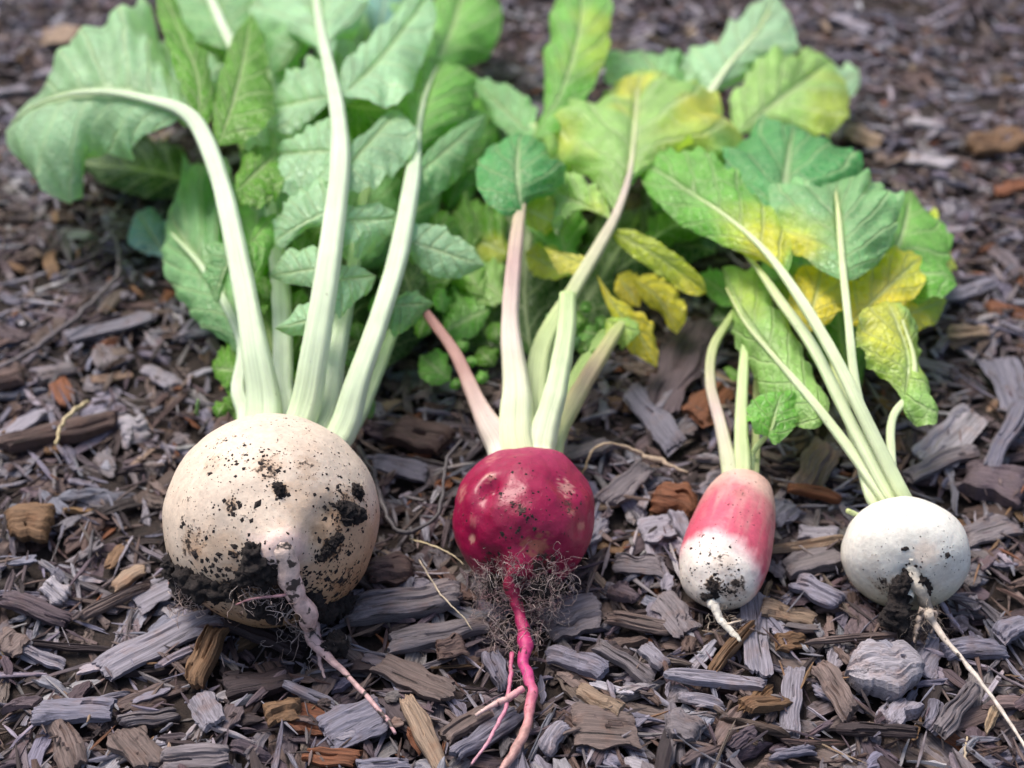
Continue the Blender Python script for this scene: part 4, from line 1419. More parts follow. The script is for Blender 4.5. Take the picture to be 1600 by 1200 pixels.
    blade(pl, (366, 385, 6.2), (333, 470, 4.6), [(352, 440), (342, 470)], [(338, 380), (322, 420)], -.2, -.2, col='mint2', parent=s1, res=.7)
    blade(pl, (405, 490, 5.2), (420, 476, 5.0), [(404, 478)], [(414, 490)], .0, .0, col='green', parent=s1, res=.4)
    # leaf behind the top of stalk 1 with its own pale stalk
    s7 = stalk(pl, [(405, 180, 4.6, 18), (372, 90, 5.4, 18), (352, 50, 5.8, 16), (330, 0, 6.0, 14), (312, -50, 5.8, 8)], pale, n=30)
    blade(pl, (365, 80, 5.4), (300, -70, 5.6), [(330, 70), (285, 50), (262, 0), (270, -50)], [(400, 60), (420, 10), (380, -50)], -.6, -.4, M=[(345, 30, 5.8)], col='mint2', parent=s7)
    blade(pl, (385, 120, 5.0), (450, 5, 5.4), [(380, 70), (410, 20)], [(430, 120), (470, 70), (475, 25)], -.3, -.6, col='mint', parent=s7)
    return pl


# ================================================================== radish 2: crimson
def radish_crimson():
    root = radish_root('radish', B2C, 'round crimson-red scabby radish with a mat of fine root hairs and long red taproot')
    prof = [(-.88, 0.0), (-.93, .22), (-.92, .45), (-.82, .68), (-.55, .90), (-.15, 1.0), (.2, .99), (.5, .90), (.74, .72), (.88, .50), (.96, .34), (1.03, .22), (1.08, .14), (1.10, .0)]
    b = Bulb(B2C, B2R, view_axis(-.10, -.58), prof, 160, 140, .055, 9)
    pit = b.dent(766, 762, .0026, .0042, (-.1, 1, 3.0))
    b.dent(745, 775, .005, -.0022, (0, 1, 1.6))
    scab = b.dent(882, 765, .0038, .0016, (.4, 1, 1.8))
    p2 = b.dent(738, 842, .0026, .0012, (.5, 1, 1.4))
    p3 = b.dent(908, 822, .0026, .0012, (-.2, 1, 1.8))
    b.dent(800, 705, .008, .0012); b.dent(830, 850, .006, .0015); b.dent(775, 880, .006, .0015)
    b.dent(880, 700, .007, -.0008)
    b.rebuild()
    n = len(b.W)
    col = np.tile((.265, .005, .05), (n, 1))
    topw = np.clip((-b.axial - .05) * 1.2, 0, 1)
    col = lum(col, (.36, .045, .13), topw * .7)  # dusty lilac sheen toward the crown, put into the skin colour
    col = lum(col, (.56, .30, .26), b.spot(884, 762, 15, .9) * .75)
    col = lum(col, (.62, .33, .26), b.spot(738, 842, 8, .5) * .8)
    col = lum(col, (.48, .22, .16), b.spot(908, 822, 9, .8) * .6)
    col = lum(col, (.50, .26, .20), b.spot(765, 745, 9, .9) * .55)
    col = lum(col, (.30, .12, .07), b.spot(838, 850, 22, .8) * .7)
    col = lum(col, (.55, .25, .22), b.spot(770, 715, 14, 1.2) * .4)
    col = lum(col, (.50, .22, .20), b.spot(738, 815, 9, 1.2) * .3)
    col = lum(col, (.52, .26, .20), b.spot(892, 800, 8, 1.0) * .5)
    col = lum(col, (.52, .30, .24), b.spot(722, 770, 18, 1.4, .5) * .35)
    col = lum(col, (.75, .66, .5), np.clip((-b.axial - .86) * 14, 0, 1))
    dirt = .06 + np.zeros(n)
    for (x, y, r, w) in ((890, 790, 16, .55), (790, 800, 30, .28), (815, 795, 10, .6), (770, 880, 24, .5), (850, 880, 30, .6)):
        dirt = np.maximum(dirt, b.spot(x, y, r, .6) * w)
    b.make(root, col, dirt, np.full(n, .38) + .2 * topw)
    crumbs(b, root, [(815, 790, 40, 40, .55), (890, 780, 30, 34, .6), (800, 870, 70, 60, .7), (770, 760, 30, 24, .5), (830, 720, 60, 40, .4)])
    e = b.C + b.A[:, 2] * b.R
    cr_, dk = (.28, .008, .045), (.2, .01, .05)
    tap = root_tube('taproot', root, [(b.C + b.A[:, 2] * b.R * .88, 54), (b.C + b.A[:, 2] * b.R * 1.03, 33), (802, 915, 1.7, 26), (812, 960, 1.0, 17), (818, 995, .8, 23), (822, 1040, .8, 18), (830, 1090, .8, 17), (822, 1140, .7, 15), (802, 1175, .6, 16), (782, 1205, .5, 10), (768, 1232, .5, 6)],
                    [(0, cr_), (.16, (.30, .012, .06)), (.3, (.42, .02, .12)), (.5, (.50, .045, .19)), (.62, (.50, .14, .20)), (.75, (.46, .24, .22)), (1, (.44, .27, .25))], n=110, dirt=.18, wob=.10)
    root_tube('rootlet', root, [(818, 1075, .9, 11), (795, 1090, .8, 12), (770, 1102, .7, 9), (742, 1118, .6, 6)], [(0, (.6, .25, .3)), (.5, (.6, .38, .36)), (1, (.5, .36, .33))], tap, 8, n=30, dirt=.0)
    root_tube('rootlet', root, [(800, 1020, .8, 7), (796, 1070, .7, 7), (790, 1105, .7, 7), (768, 1150, .6, 6), (736, 1196, .5, 4)], [(0, (.5, .1, .2)), (1, (.55, .3, .36))], tap, 8, n=40, dirt=.0)
    Hn = lambda x, y, o: (lambda pn: pn[0] + pn[1] * o)(b.hit(x, y))
    blobs = [(Hn(768, 885, .003), .006), (Hn(775, 905, .004), .007), (Hn(845, 890, .003), .007), (Hn(855, 905, .004), .0075), (P(768, 925, 1.3), .0075), (P(848, 925, 1.3), .009), (P(835, 945, 1.1), .008), (P(862, 945, .9), .006),
             (P(775, 960, .8), .006), (P(785, 985, .6), .006), (P(843, 975, .7), .006), (P(808, 905, 2.0), .006), (Hn(805, 880, .002), .004)]
    hairs('root_hair', root, blobs, 560, .013, .00009, [(.36, .28, .27), (.24, .17, .16), (.46, .38, .36), (.30, .17, .19)], curl=.62)
    hairs('root_hair', root, [(Hn(875, 880, .002), .005), (P(815, 1050, .8), .006), (P(825, 1000, .8), .006), (P(790, 1000, .6), .006)], 50, .014, .0001, [(.42, .32, .30)], curl=.4)
    clod('soil_clump', [(P(770, 915, 1.3), .004)], root, 31)
    clod('soil_clump', [(P(848, 915, 1.4), .0045), (P(846, 928, 1.25), .004)], root, 32)

    pl = Plant(root, b)
    cr = lambda x, y, w: (x * .01, 0.0, y * .01, w)
    red = [(0, (.74, .72, .55)), (.10, (.74, .74, .60)), (.26, (.62, .48, .42)), (.5, (.36, .20, .17)), (1, (.30, .14, .13))]
    mid = [(0, (.66, .72, .42)), (.18, (.68, .76, .48)), (.38, (.64, .56, .47)), (.65, (.52, .36, .33)), (1, (.52, .50, .28))]
    grn = [(0, (.68, .74, .48)), (.2, (.68, .76, .52)), (.6, (.60, .72, .42)), (1, (.46, .60, .26))]
    # low filler leaves, the darkest with the shade of the gaps in their colour
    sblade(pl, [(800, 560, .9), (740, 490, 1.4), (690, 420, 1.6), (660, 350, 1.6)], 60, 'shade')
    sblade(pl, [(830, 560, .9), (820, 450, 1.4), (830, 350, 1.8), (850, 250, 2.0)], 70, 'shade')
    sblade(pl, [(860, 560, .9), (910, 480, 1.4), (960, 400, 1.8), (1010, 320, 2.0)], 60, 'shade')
    sblade(pl, [(960, 430, 1.6), (1030, 370, 2.0), (1090, 310, 2.4), (1150, 250, 2.4)], 70, 'dgreen')
    sblade(pl, [(820, 330, 2.0), (790, 260, 2.4), (760, 190, 2.6), (740, 130, 2.4)], 60, 'dgreen')
    sblade(pl, [(840, 330, 3.2), (860, 270, 3.8), (890, 210, 4.0), (915, 150, 3.6)], 44, 'lime', tooth=.4)
    sblade(pl, [(700, 330, 2.6), (720, 270, 3.2), (745, 215, 3.4), (780, 160, 3.0)], 48, 'fresh', tooth=.4)
    sblade(pl, [(900, 440, 2.4), (880, 380, 3.0), (875, 320, 3.2), (880, 260, 3.0)], 36, 'fresh', tooth=.4)
    sblade(pl, [(760, 470, 2.2), (735, 430, 2.8), (715, 390, 3.0), (700, 340, 2.8)], 36, 'lime', tooth=.4)
    sblade(pl, [(1020, 330, 3.0), (1060, 290, 3.6), (1110, 250, 3.8), (1160, 205, 3.4)], 46, 'fresh', tooth=.4)
    sblade(pl, [(1000, 390, 2.6), (1040, 360, 3.2), (1085, 340, 3.4), (1130, 330, 3.0)], 28, 'green', tooth=.4)
    # little leaflets low between the stalks
    for (x, y, r, z, c) in ((680, 575, 34, 1.2, 'fresh'), (722, 540, 14, 2.0, 'fresh'), (735, 565, 12, 1.8, 'fresh'), (760, 558, 22, 1.4, 'green'), (752, 590, 12, 1.4, 'fresh'), (712, 600, 12, 1.2, 'fresh'), (775, 520, 22, 1.8, 'green'),
                            (925, 520, 26, 1.9, 'fresh'), (905, 500, 16, 2.2, 'green'), (915, 545, 16, 2.2, 'green'), (940, 505, 14, 2.4, 'fresh'), (895, 535, 14, 2.2, 'mint2'), (930, 550, 12, 2.2, 'green'), (862, 500, 14, 3.2, 'mint2'), (915, 480, 12, 2.6, 'fresh')):
        a = rng.uniform(0, 6.28)
        dx, dy = math.cos(a) * r, math.sin(a) * r * .8
        sblade(pl, [(x - dx, y - dy, z), (x, y, z + .3), (x + dx, y + dy, z)], r * .8, c, res=.45, nv=4, dl=-.2, dr=-.2)
    # larger dull leaves, left of the red-veined stalk
    blade(pl, (770, 480, 2.0), (690, 520, 1.6), [(740, 530), (705, 535)], [(745, 440), (705, 450)], -.3, -.2, col='fresh', res=.8)
    blade(pl, (800, 400, 2.6), (690, 350, 2.6), [(770, 415), (725, 405)], [(775, 330), (725, 320)], -.4, -.2, col='green', yel=[(760, 390, 45, 'yellow', .6)], nv=5)
    blade(pl, (790, 470, 2.4), (735, 420, 2.2), [(770, 480), (740, 465)], [(790, 420), (755, 400)], -.3, -.2, col='lime', res=.7)

    # stalk r5 (behind, green), stalk to the fan leaf
    s5 = stalk(pl, [(866, 680, 1.6, 26), (895, 600, 2.0, 24), (935, 535, 2.3, 20), (960, 500, 2.4, 14)], [(0, (.5, .62, .25)), (1, (.28, .46, .13))], crown_to=cr(.7, -.3, 24))
    s3b = stalk(pl, [(838, 690, 2.4, 40), (838, 620, 2.8, 38), (848, 540, 3.4, 33), (895, 455, 4.2, 24), (942, 375, 4.9, 20), (965, 330, 5.3, 14), (984, 270, 5.7, 9), (992, 200, 5.6, 5), (995, 140, 5.3, 3)],
                [(0, (.60, .70, .40)), (.3, (.46, .58, .25)), (.45, (.56, .56, .36)), (.62, (.58, .48, .42)), (.75, (.6, .66, .36)), (1, (.6, .66, .3))], crown_to=cr(.2, -.2, 36), n=70)
    blade(pl, (962, 335, 5.2), (1000, 108, 5.0), [(942, 302), (912, 262), (868, 232), (888, 190), (918, 150), (958, 128)], [(985, 290), (1000, 250), (1050, 250), (1110, 244), (1152, 222), (1146, 182), (1108, 142), (1062, 114)],
          (-.2, -.9, -.6), (-.2, -1.0, -.9), M=[(985, 260, 5.7), (992, 180, 5.6)], col='lime', parent=s3b, nv=6, res=1.2,
          yel=[(985, 128, 44, 'yellow', .75), (1108, 165, 46, 'yellow', .8), (880, 228, 40, 'yellow', .5), (1060, 235, 60, 'ylg', .7)], label='large yellowing fan-shaped leaf blade')
    blade(pl, (955, 345, 5.2), (858, 290, 4.6), [(935, 332), (912, 322), (885, 338), (868, 362)], [(948, 312), (918, 284), (882, 272)], -.2, .2, col='lime', parent=s3b, yel=[(930, 325, 26, 'ylg', .8)], nv=5)
    blade(pl, (880, 350, 3.4), (838, 290, 3.8), [(852, 362), (832, 330)], [(882, 310), (862, 276)], -.4, .1, col='ylg', parent=s3b, yel=[(860, 335, 30, 'yellow', .7)], res=.8)
    blade(pl, (952, 358, 4.9), (1105, 457, 3.2), [(1000, 362), (1052, 394), (1094, 430)], [(968, 384), (1010, 414), (1055, 448), (1085, 464)], .4, -.5, M=[(1030, 402, 4.4)], col='ylg', parent=s3b, yel=[(1080, 450, 45, 'yellow', .85), (1010, 385, 50, 'ylg', .6)], label='yellow drooping leaf lobe')
    blade(pl, (930, 420, 4.4), (848, 384, 4.4), [(905, 428), (870, 420), (858, 400)], [(918, 402), (880, 394)], -.2, .1, col='lime', parent=s3b, yel=[(890, 410, 60, 'yellow', .9)], res=.7, label='yellow curled leaf lobe')
    blade(pl, (890, 430, 3.0), (820, 395, 3.2), [(860, 438), (830, 425)], [(875, 395), (845, 378)], -.3, .1, col='ylg', parent=s3b, res=.7, yel=[(830, 400, 24, 'yellow', .7)])
    blade(pl, (932, 428, 4.3), (1027, 574, 1.4), [(962, 466), (992, 482), (1018, 510), (1030, 545)], [(945, 470), (962, 505), (978, 540), (1000, 560)], -.2, -.2, M=[(965, 485, 3.4), (1000, 525, 2.4)], col='yellow', parent=s3b, nv=6, yel=[(960, 480, 26, 'ylg', .5)], label='bright yellow hanging leaf lobe')
    blade(pl, (945, 500, 3.2), (1000, 520, 2.8), [(970, 490), (992, 498)], [(950, 530), (978, 538)], .1, -.3, col='lime', parent=s3b, res=.6, yel=[(960, 520, 26, 'ylg', .8)])
    blade(pl, (988, 436, 2.8), (1058, 522, 1.2), [(1025, 428), (1062, 462), (1072, 496)], [(1005, 470), (1032, 490), (1045, 512)], .1, -.3, M=[(1030, 468, 2.2)], col='yellow', parent=s3b, nv=5, label='bright yellow leaf lobe resting on a plank')
    blade(pl, (965, 430, 2.6), (1000, 480, 1.8), [(985, 425), (1002, 450)], [(960, 455), (980, 475)], .0, -.2, col='yellow', parent=s3b, res=.5)

    # r4 right stalk
    s4 = stalk(pl, [(868, 688, 2.1, 30), (905, 612, 2.6, 28), (955, 530, 3.0, 22), (975, 500, 3.0, 10)], [(0, (.6, .68, .36)), (.3, (.5, .55, .25)), (.6, (.46, .36, .22)), (1, (.4, .5, .18))], crown_to=cr(.8, .1, 30))
    # r2 middle stalk with a round deep-green leaf
    s2 = stalk(pl, [(806, 690, 2.9, 60), (807, 610, 3.8, 46), (797, 510, 4.8, 30), (802, 420, 5.6, 25), (811, 340, 6.1, 20), (815, 316, 6.2, 15), (818, 300, 6.1, 8)], mid, crown_to=cr(-.1, .4, 48))
    blade(pl, (815, 330, 6.3), (812, 208, 6.6), [(782, 338), (752, 306), (744, 268), (764, 226)], [(838, 316), (866, 302), (884, 272), (858, 222)], -.5, -1.2, M=[(808, 270, 6.9)], col='deep', parent=s2, nv=5, ruf=.45, tooth=.1, label='round deep-green leaf blade')
    blade(pl, (818, 325, 5.6), (872, 350, 4.6), [(840, 300), (865, 310)], [(825, 352), (850, 362)], -.1, -.4, col='ylg', parent=s2, res=.6)
    # tall leaf and its neighbour behind
    s6 = stalk(pl, [(820, 300, 3.6, 16), (828, 230, 4.2, 16), (835, 195, 4.6, 12)], grn, n=20)
    blade(pl, (832, 218, 5.0), (912, -40, 6.6), [(848, 160), (856, 60), (870, -5)], [(862, 212), (900, 172), (936, 118), (953, 55), (950, -5)], -.2, -.4, M=[(878, 140, 6.0), (905, 50, 6.8)], col='fresh', parent=s6, nv=7, yel=[(945, 90, 60, 'ylg', .7), (925, 30, 30, 'ylg', .5)], ruf=.6)
    blade(pl, (832, 214, 4.6), (735, 122, 3.8), [(800, 212), (768, 186), (748, 150)], [(838, 170), (795, 138), (765, 124)], -.3, .1, col='mint2', parent=s6, nv=6)
    # r3 short cut stalk and r1 red stalk
    s3 = stalk(pl, [(846, 690, 2.9, 46), (868, 610, 3.9, 36), (884, 520, 4.9, 30), (887, 460, 5.5, 27)], grn, crown_to=cr(.4, .4, 44))
    s1 = stalk(pl, [(782, 694, 2.8, 50), (762, 660, 3.2, 38), (742, 620, 3.5, 27), (710, 550, 3.9, 20), (668, 492, 4.0, 15), (655, 470, 3.9, 8)], red, crown_to=cr(-.7, .3, 44))
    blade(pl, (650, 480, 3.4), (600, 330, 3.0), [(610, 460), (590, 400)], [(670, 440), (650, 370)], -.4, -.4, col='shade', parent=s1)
    # leaves further back
    s7 = stalk(pl, [(1040, 240, 3.2, 16), (1085, 180, 3.8, 16), (1108, 148, 4.2, 14), (1140, 100, 4.8, 10), (1182, 50, 5.2, 6), (1205, 15, 5.2, 3)], grn, n=36)
    blade(pl, (1110, 150, 4.2), (1212, -12, 5.0), [(1075, 92), (1130, 50), (1180, 2)], [(1140, 134), (1185, 112), (1248, 84), (1232, 40)], -.3, -.9, M=[(1140, 100, 4.8), (1182, 48, 5.2)], col='mint', parent=s7, nv=6)
    blade(pl, (1080, 190, 3.4), (1000, 78, 3.6), [(1030, 170), (960, 130), (945, 90)], [(1085, 140), (1060, 95)], -.3, -.3, col='mint2', parent=s7, nv=6)
    blade(pl, (1090, 180, 3.2), (1050, 82, 3.4), [(1050, 150), (1015, 100)], [(1110, 130), (1090, 95)], -.3, -.3, col='mint', parent=s7, nv=6)
    blade(pl, (1150, 210, 3.6), (1300, 95, 3.4), [(1142, 160), (1190, 105), (1262, 78)], [(1200, 205), (1260, 212), (1308, 206), (1327, 150)], (.1, .2, .1), (-.4, -.9, -.6), M=[(1230, 145, 4.4)], col='lime', parent=s7, nv=6, yel=[(1300, 180, 60, 'ylg', .9)])
    blade(pl, (1290, 160, 2.4), (1342, 108, 2.2), [(1290, 120), (1315, 102)], [(1320, 160), (1342, 135)], -.2, -.2, col='mint', parent=s7, res=.6)
    return pl


# ================================================================== radish 3: pink and white, long
def radish_pink():
    root = radish_root('radish', B3C, 'slender oblong radish, pink above and white at the tip, with few stalks')
    crown = P(1166, 752, 1.75)
    tip = P(1113, 938, 1.0)
    ax = tip - crown
    Ln = float(np.linalg.norm(ax))
    C = (crown + tip) / 2
    R = B3R
    h = Ln / 2 / R
    prof = [(-h, 0.0), (-h - .02, .25), (-h + .06, .52), (-h * .78, .74), (-h * .38, .91), (0, .98), (h * .3, 1.0), (h * .55, .95), (h * .78, .79), (h * .93, .5), (h * 1.0, .30), (h * 1.03, .16), (h * 1.08, .09)]
    b = Bulb(C, R, ax, prof, 170, 120, .02, 15)
    b.dent(1155, 800, .004, -.0004); b.dent(1150, 860, .004, .0005); b.dent(1118, 935, .003, .0008)
    b.rebuild()
    n = len(b.W)
    col = np.tile((.80, .74, .68), (n, 1))
    nz = np.array([fbm(w, 90.0, 3) for w in b.W])
    nzs = np.array([fbm(w * np.array([1, .25, 1]), 260.0, 2) for w in b.W])
    a = b.axial / h + nz * .10 + .2 * np.cos(np.arctan2(b.loc[:, 0], b.loc[:, 1]) + .4)
    st = np.array([fbm((q[0] * 5, q[1] * 5, q[2] * .35), 1.6, 3) for q in b.loc])
    a = a - .40 + st * .05
    pink = np.clip((.20 - a) * 7, 0, 1)
    col = lum(col, (.80, .40, .45), np.clip((.34 - a) * 6, 0, 1) * .6)
    col = lum(col, (.56, .09, .15), pink)
    col = lum(col, (.54, .24, .24), np.clip((-.15 - a + nzs * .3 + st * .5) * 1.8, 0, 1) * .85)
    col = lum(col, (.66, .48, .40), np.clip((-.72 - a) * 5, 0, 1) * .75)
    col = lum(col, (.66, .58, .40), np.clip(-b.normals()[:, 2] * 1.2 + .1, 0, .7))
    dirt = np.full(n, .05)
    for (x, y, r, w) in ((1115, 915, 16, .8), (1130, 880, 26, .2), (1145, 920, 24, .4), (1100, 940, 18, .4), (1155, 770, 14, .3)):
        dirt = np.maximum(dirt, b.spot(x, y, r, .6) * w)
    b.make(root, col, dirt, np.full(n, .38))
    crumbs(b, root, [(1125, 885, 44, 70, .45), (1115, 915, 18, 50, .8), (1140, 925, 30, 50, .6), (1085, 900, 40, 40, .5), (1150, 790, 50, 40, .35)])
    tap = root_tube('taproot', root, [(b.C + b.A[:, 2] * R * h * .98, 26), (1116, 948, 1.0, 16), (1126, 968, .8, 12), (1138, 982, .7, 11), (1152, 996, .6, 9), (1157, 1002, .6, 4)], [(0, (.75, .7, .62)), (.4, (.72, .68, .6)), (1, (.7, .66, .56))], n=40, dirt=.05, wob=.05, jit=.15)
    root_tube('rootlet', root, [(1135, 976, .8, 4), (1148, 972, .9, 3), (1158, 970, .9, 2)], [(0, (.6, .5, .4)), (1, (.6, .5, .4))], tap, 5, n=12)
    hairs('root_hair', root, [(P(1120, 962, .7), .004), (P(1140, 978, .6), .004)], 30, .010, .0001, [(.5, .42, .34), (.35, .26, .2)])
    clod('soil_clump', [(b.hit(1114, 918)[0], .0014), (b.hit(1117, 930)[0], .0012), (b.hit(1102, 932)[0], .0013)], root, 41)
    pl = Plant(root, b)
    cr = lambda x, y, w: (x * .01, .002, y * .01, w)
    g1 = [(0, (.58, .66, .36)), (.12, (.60, .64, .40)), (.35, (.56, .44, .40)), (.6, (.46, .50, .26)), (1, (.36, .52, .16))]
    g2 = [(0, (.58, .68, .34)), (.5, (.54, .66, .34)), (1, (.40, .56, .20))]
    s2 = stalk(pl, [(1160, 738, 2.2, 28), (1158, 660, 2.8, 21), (1162, 570, 3.2, 16), (1168, 530, 3.2, 13), (1185, 490, 3.0, 8)], g2, crown_to=cr(.0, .1, 26), sides=22)
    s1 = stalk(pl, [(1140, 736, 2.2, 26), (1126, 665, 2.7, 20), (1110, 600, 3.0, 17), (1114, 545, 3.2, 15), (1138, 502, 3.2, 12), (1160, 470, 3.0, 8)], g1, crown_to=cr(-.3, .1, 22), sides=22)
    s3 = stalk(pl, [(1178, 738, 1.9, 16), (1181, 670, 2.0, 13), (1183, 600, 2.0, 12), (1190, 560, 1.9, 8)], [(0, (.5, .58, .28)), (1, (.42, .42, .2))], crown_to=cr(.3, .0, 16), sides=10)
    blade(pl, (1160, 475, 2.9), (1090, 430, 1.8), [(1130, 480), (1105, 460)], [(1145, 440), (1110, 420)], -.2, -.1, col='fresh', parent=s1, res=.7)
    blade(pl, (1185, 495, 2.2), (1110, 500, 1.6), [(1150, 520), (1125, 515)], [(1150, 470), (1120, 480)], -.2, -.2, col='dgreen', parent=s2, res=.6)
    blade(pl, (1160, 590, 1.4), (1130, 575, 1.0), [(1145, 595)], [(1145, 572)], -.1, -.1, col='green', parent=s2, res=.4)
    s4 = stalk(pl, [(1172, 735, 2.0, 12), (1176, 708, 2.3, 10), (1190, 690, 2.9, 9), (1205, 672, 3.5, 6), (1212, 650, 3.8, 3)], g2, crown_to=cr(.2, .1, 10), sides=10, n=24)
    blade(pl, (1200, 682, 3.4), (1222, 612, 4.0), [(1172, 672), (1168, 640), (1188, 616)], [(1212, 694), (1240, 668), (1252, 632), (1240, 612)], .1, -.3, col='fresh', parent=s4, nv=5, res=.8, tooth=2.0, label='small ruffled bright green leaf blade')
    return pl


# ================================================================== radish 4: small white globe
def radish_white():
    root = radish_root('radish', B4C, 'small flattened pure-white radish with thin pale stalks and yellow-green leaves')
    prof = [(-.66, 0.0), (-.70, .22), (-.70, .45), (-.60, .72), (-.33, .95), (0, 1.01), (.28, .95), (.50, .76), (.62, .52), (.66, .32), (.70, .20), (.80, .125), (.92, .10)]
    b = Bulb(B4C, B4R, view_axis(-.18, -.66), prof, 150, 130, .025, 21)
    b.dent(1424, 900, .0028, .0022, (0, 1, 2.0)); b.dent(1455, 890, .006, -.001); b.dent(1395, 910, .005, -.0005)
    b.rebuild()
    n = len(b.W)
    col = np.tile((.77, .755, .69), (n, 1))
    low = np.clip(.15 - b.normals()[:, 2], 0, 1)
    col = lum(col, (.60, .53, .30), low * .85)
    col = lum(col, (.85, .66, .52), b.spot(1445, 865, 26, .3) * .5)
    col = lum(col, (.74, .78, .52), np.clip((-b.axial - .45) * 4, 0, 1) * .4)
    dirt = np.full(n, .03)
    for (x, y, r, w) in ((1380, 915, 26, .4), (1430, 900, 15, .6), (1470, 900, 40, .14), (1360, 890, 30, .14)):
        dirt = np.maximum(dirt, b.spot(x, y, r, .6) * w)
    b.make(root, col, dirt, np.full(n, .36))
    crumbs(b, root, [(1400, 890, 70, 30, .4), (1450, 870, 60, 22, .45), (1380, 915, 24, 30, .6), (1415, 857, 4, 3, 1.3), (1478, 866, 5, 3, 1.3), (1490, 880, 30, 24, .5), (1425, 895, 16, 40, .8)])
    H_ = lambda x, y, o=0.0: (lambda pn: pn[0] + pn[1] * o)(b.hit(x, y))
    clod('soil_clump', [(H_(1416, 893, .0008), .002), (H_(1412, 906, .0016), .0026), (H_(1409, 922, .0025), .003), (H_(1406, 936, .003), .0034), (P(1403, 952, 1.4), .0038), (P(1398, 966, 1.0), .004), (P(1406, 978, .6), .0036), (P(1391, 966, .8), .0032)], root, 51)
    clod('soil_clump', [(H_(1440, 905, .0005), .002), (H_(1443, 918, .0005), .0022)], root, 52)
    tap = root_tube('taproot', root, [(H_(1424, 884, -.004), 40), (H_(1427, 896, -.0002), 30), (H_(1434, 918, .0015), 22), (H_(1443, 940, .003), 19), (1452, 960, 1.3, 17), (1460, 974, 1.05, 11), (1490, 1015, .9, 8), (1530, 1062, .8, 7), (1570, 1118, .7, 6), (1604, 1170, .7, 5), (1625, 1200, .7, 3)],
                    [(0, (.8, .74, .62)), (.12, (.62, .54, .44)), (.25, (.5, .42, .34)), (.4, (.55, .47, .4)), (.6, (.56, .50, .44)), (1, (.55, .48, .42))], n=90, dirt=.10, wob=.15)
    root_tube('rootlet', root, [(1442, 950, 1.4, 12), (1432, 985, .8, 8), (1430, 1005, .6, 5)], [(0, (.4, .32, .27)), (1, (.35, .27, .22))], tap, 7, n=20)
    root_tube('rootlet', root, [(1452, 955, 1.3, 8), (1462, 960, 1.2, 6), (1455, 990, .7, 4)], [(0, (.4, .32, .27)), (1, (.35, .27, .22))], tap, 7, n=20)
    hairs('root_hair', root, [(P(1440, 970, 1.0), .005), (P(1425, 990, .6), .005), (P(1455, 965, 1.0), .004)], 60, .012, .0001, [(.45, .37, .3), (.3, .22, .18)])
    pl = Plant(root, b)
    cr = lambda x, y, w: (x * .01, .002, y * .01, w)
    pg = [(0, (.62, .72, .40)), (.15, (.64, .74, .46)), (.5, (.62, .73, .44)), (1, (.60, .68, .30))]
    # shaded leaves beneath
    sblade(pl, [(1290, 520, 1.2), (1270, 440, 1.8), (1250, 360, 2.4), (1230, 280, 2.6)], 80, 'fresh', yel=[(1275, 470, 70, 'yellow', .8)])
    sblade(pl, [(1380, 560, 1.0), (1370, 480, 1.5), (1380, 400, 1.9), (1400, 320, 2.0)], 60, 'dgreen')
    sblade(pl, [(1340, 620, .9), (1320, 560, 1.2), (1310, 500, 1.4), (1300, 440, 1.6)], 50, 'green')
    nub = stalk(pl, [(1350, 812, 2.2, 12), (1335, 803, 2.5, 9), (1324, 798, 2.7, 8)], pg, n=14, sides=10, flat=1, groove=0)
    # extra low stalk in the bunch
    sx = stalk(pl, [(1366, 786, 2.4, 20), (1345, 720, 2.8, 18), (1322, 640, 3.1, 15), (1300, 560, 3.2, 10)], pg, crown_to=cr(-.4, .1, 16), sides=22)
    # u1: long narrow hanging leaf
    s1 = stalk(pl, [(1386, 782, 2.6, 21), (1320, 692, 3.4, 17), (1268, 625, 3.9, 14), (1205, 552, 4.2, 8), (1165, 505, 4.2, 5), (1135, 450, 4.0, 3)], pg, crown_to=cr(-.2, .3, 18), sides=22)
    blade(pl, (1292, 655, 3.6), (1128, 418, 3.8), [(1268, 672), (1222, 655), (1194, 610), (1172, 555), (1148, 482)], [(1294, 625), (1268, 570), (1220, 480), (1180, 425), (1150, 410)], -1.3, -.1, M=[(1262, 618, 3.9), (1205, 548, 4.2), (1162, 490, 4.2)], col='lime', parent=s1, nv=7, yel=[(1160, 440, 40, 'ylg', .7), (1215, 620, 40, 'fresh', .4)], cup=.1, tooth=.4)
    # u2
    s2 = stalk(pl, [(1394, 780, 2.7, 23), (1332, 665, 3.9, 20), (1272, 545, 4.9, 19), (1218, 468, 5.3, 16), (1188, 425, 5.3, 10), (1160, 390, 5.0, 6)], pg, crown_to=cr(.0, .4, 20), sides=22)
    blade(pl, (1260, 520, 4.6), (1290, 405, 5.0), [(1232, 500), (1236, 440), (1262, 412)], [(1282, 512), (1318, 480), (1316, 440)], -.2, -.3, col='yellow', parent=s2, nv=5)
    # u5: right stalk with the yellow curled leaf
    s5 = stalk(pl, [(1402, 770, 2.6, 14), (1392, 700, 3.0, 14), (1396, 650, 3.4, 13), (1424, 612, 3.8, 12), (1428, 560, 4.4, 7), (1410, 500, 4.8, 4)], pg, crown_to=cr(.3, .2, 14), sides=22)
    blade(pl, (1412, 628, 3.7), (1385, 470, 4.7), [(1392, 600), (1352, 562), (1338, 520), (1352, 486)], [(1416, 650), (1452, 670), (1456, 632), (1442, 560), (1422, 488)], -.1, -1.0, M=[(1420, 560, 4.4), (1400, 500, 4.8)], col='lime', parent=s5, nv=6, yel=[(1372, 512, 46, 'yellow', .8), (1400, 560, 70, 'ylg', .5)], label='yellow-tipped leaf blade curling over')
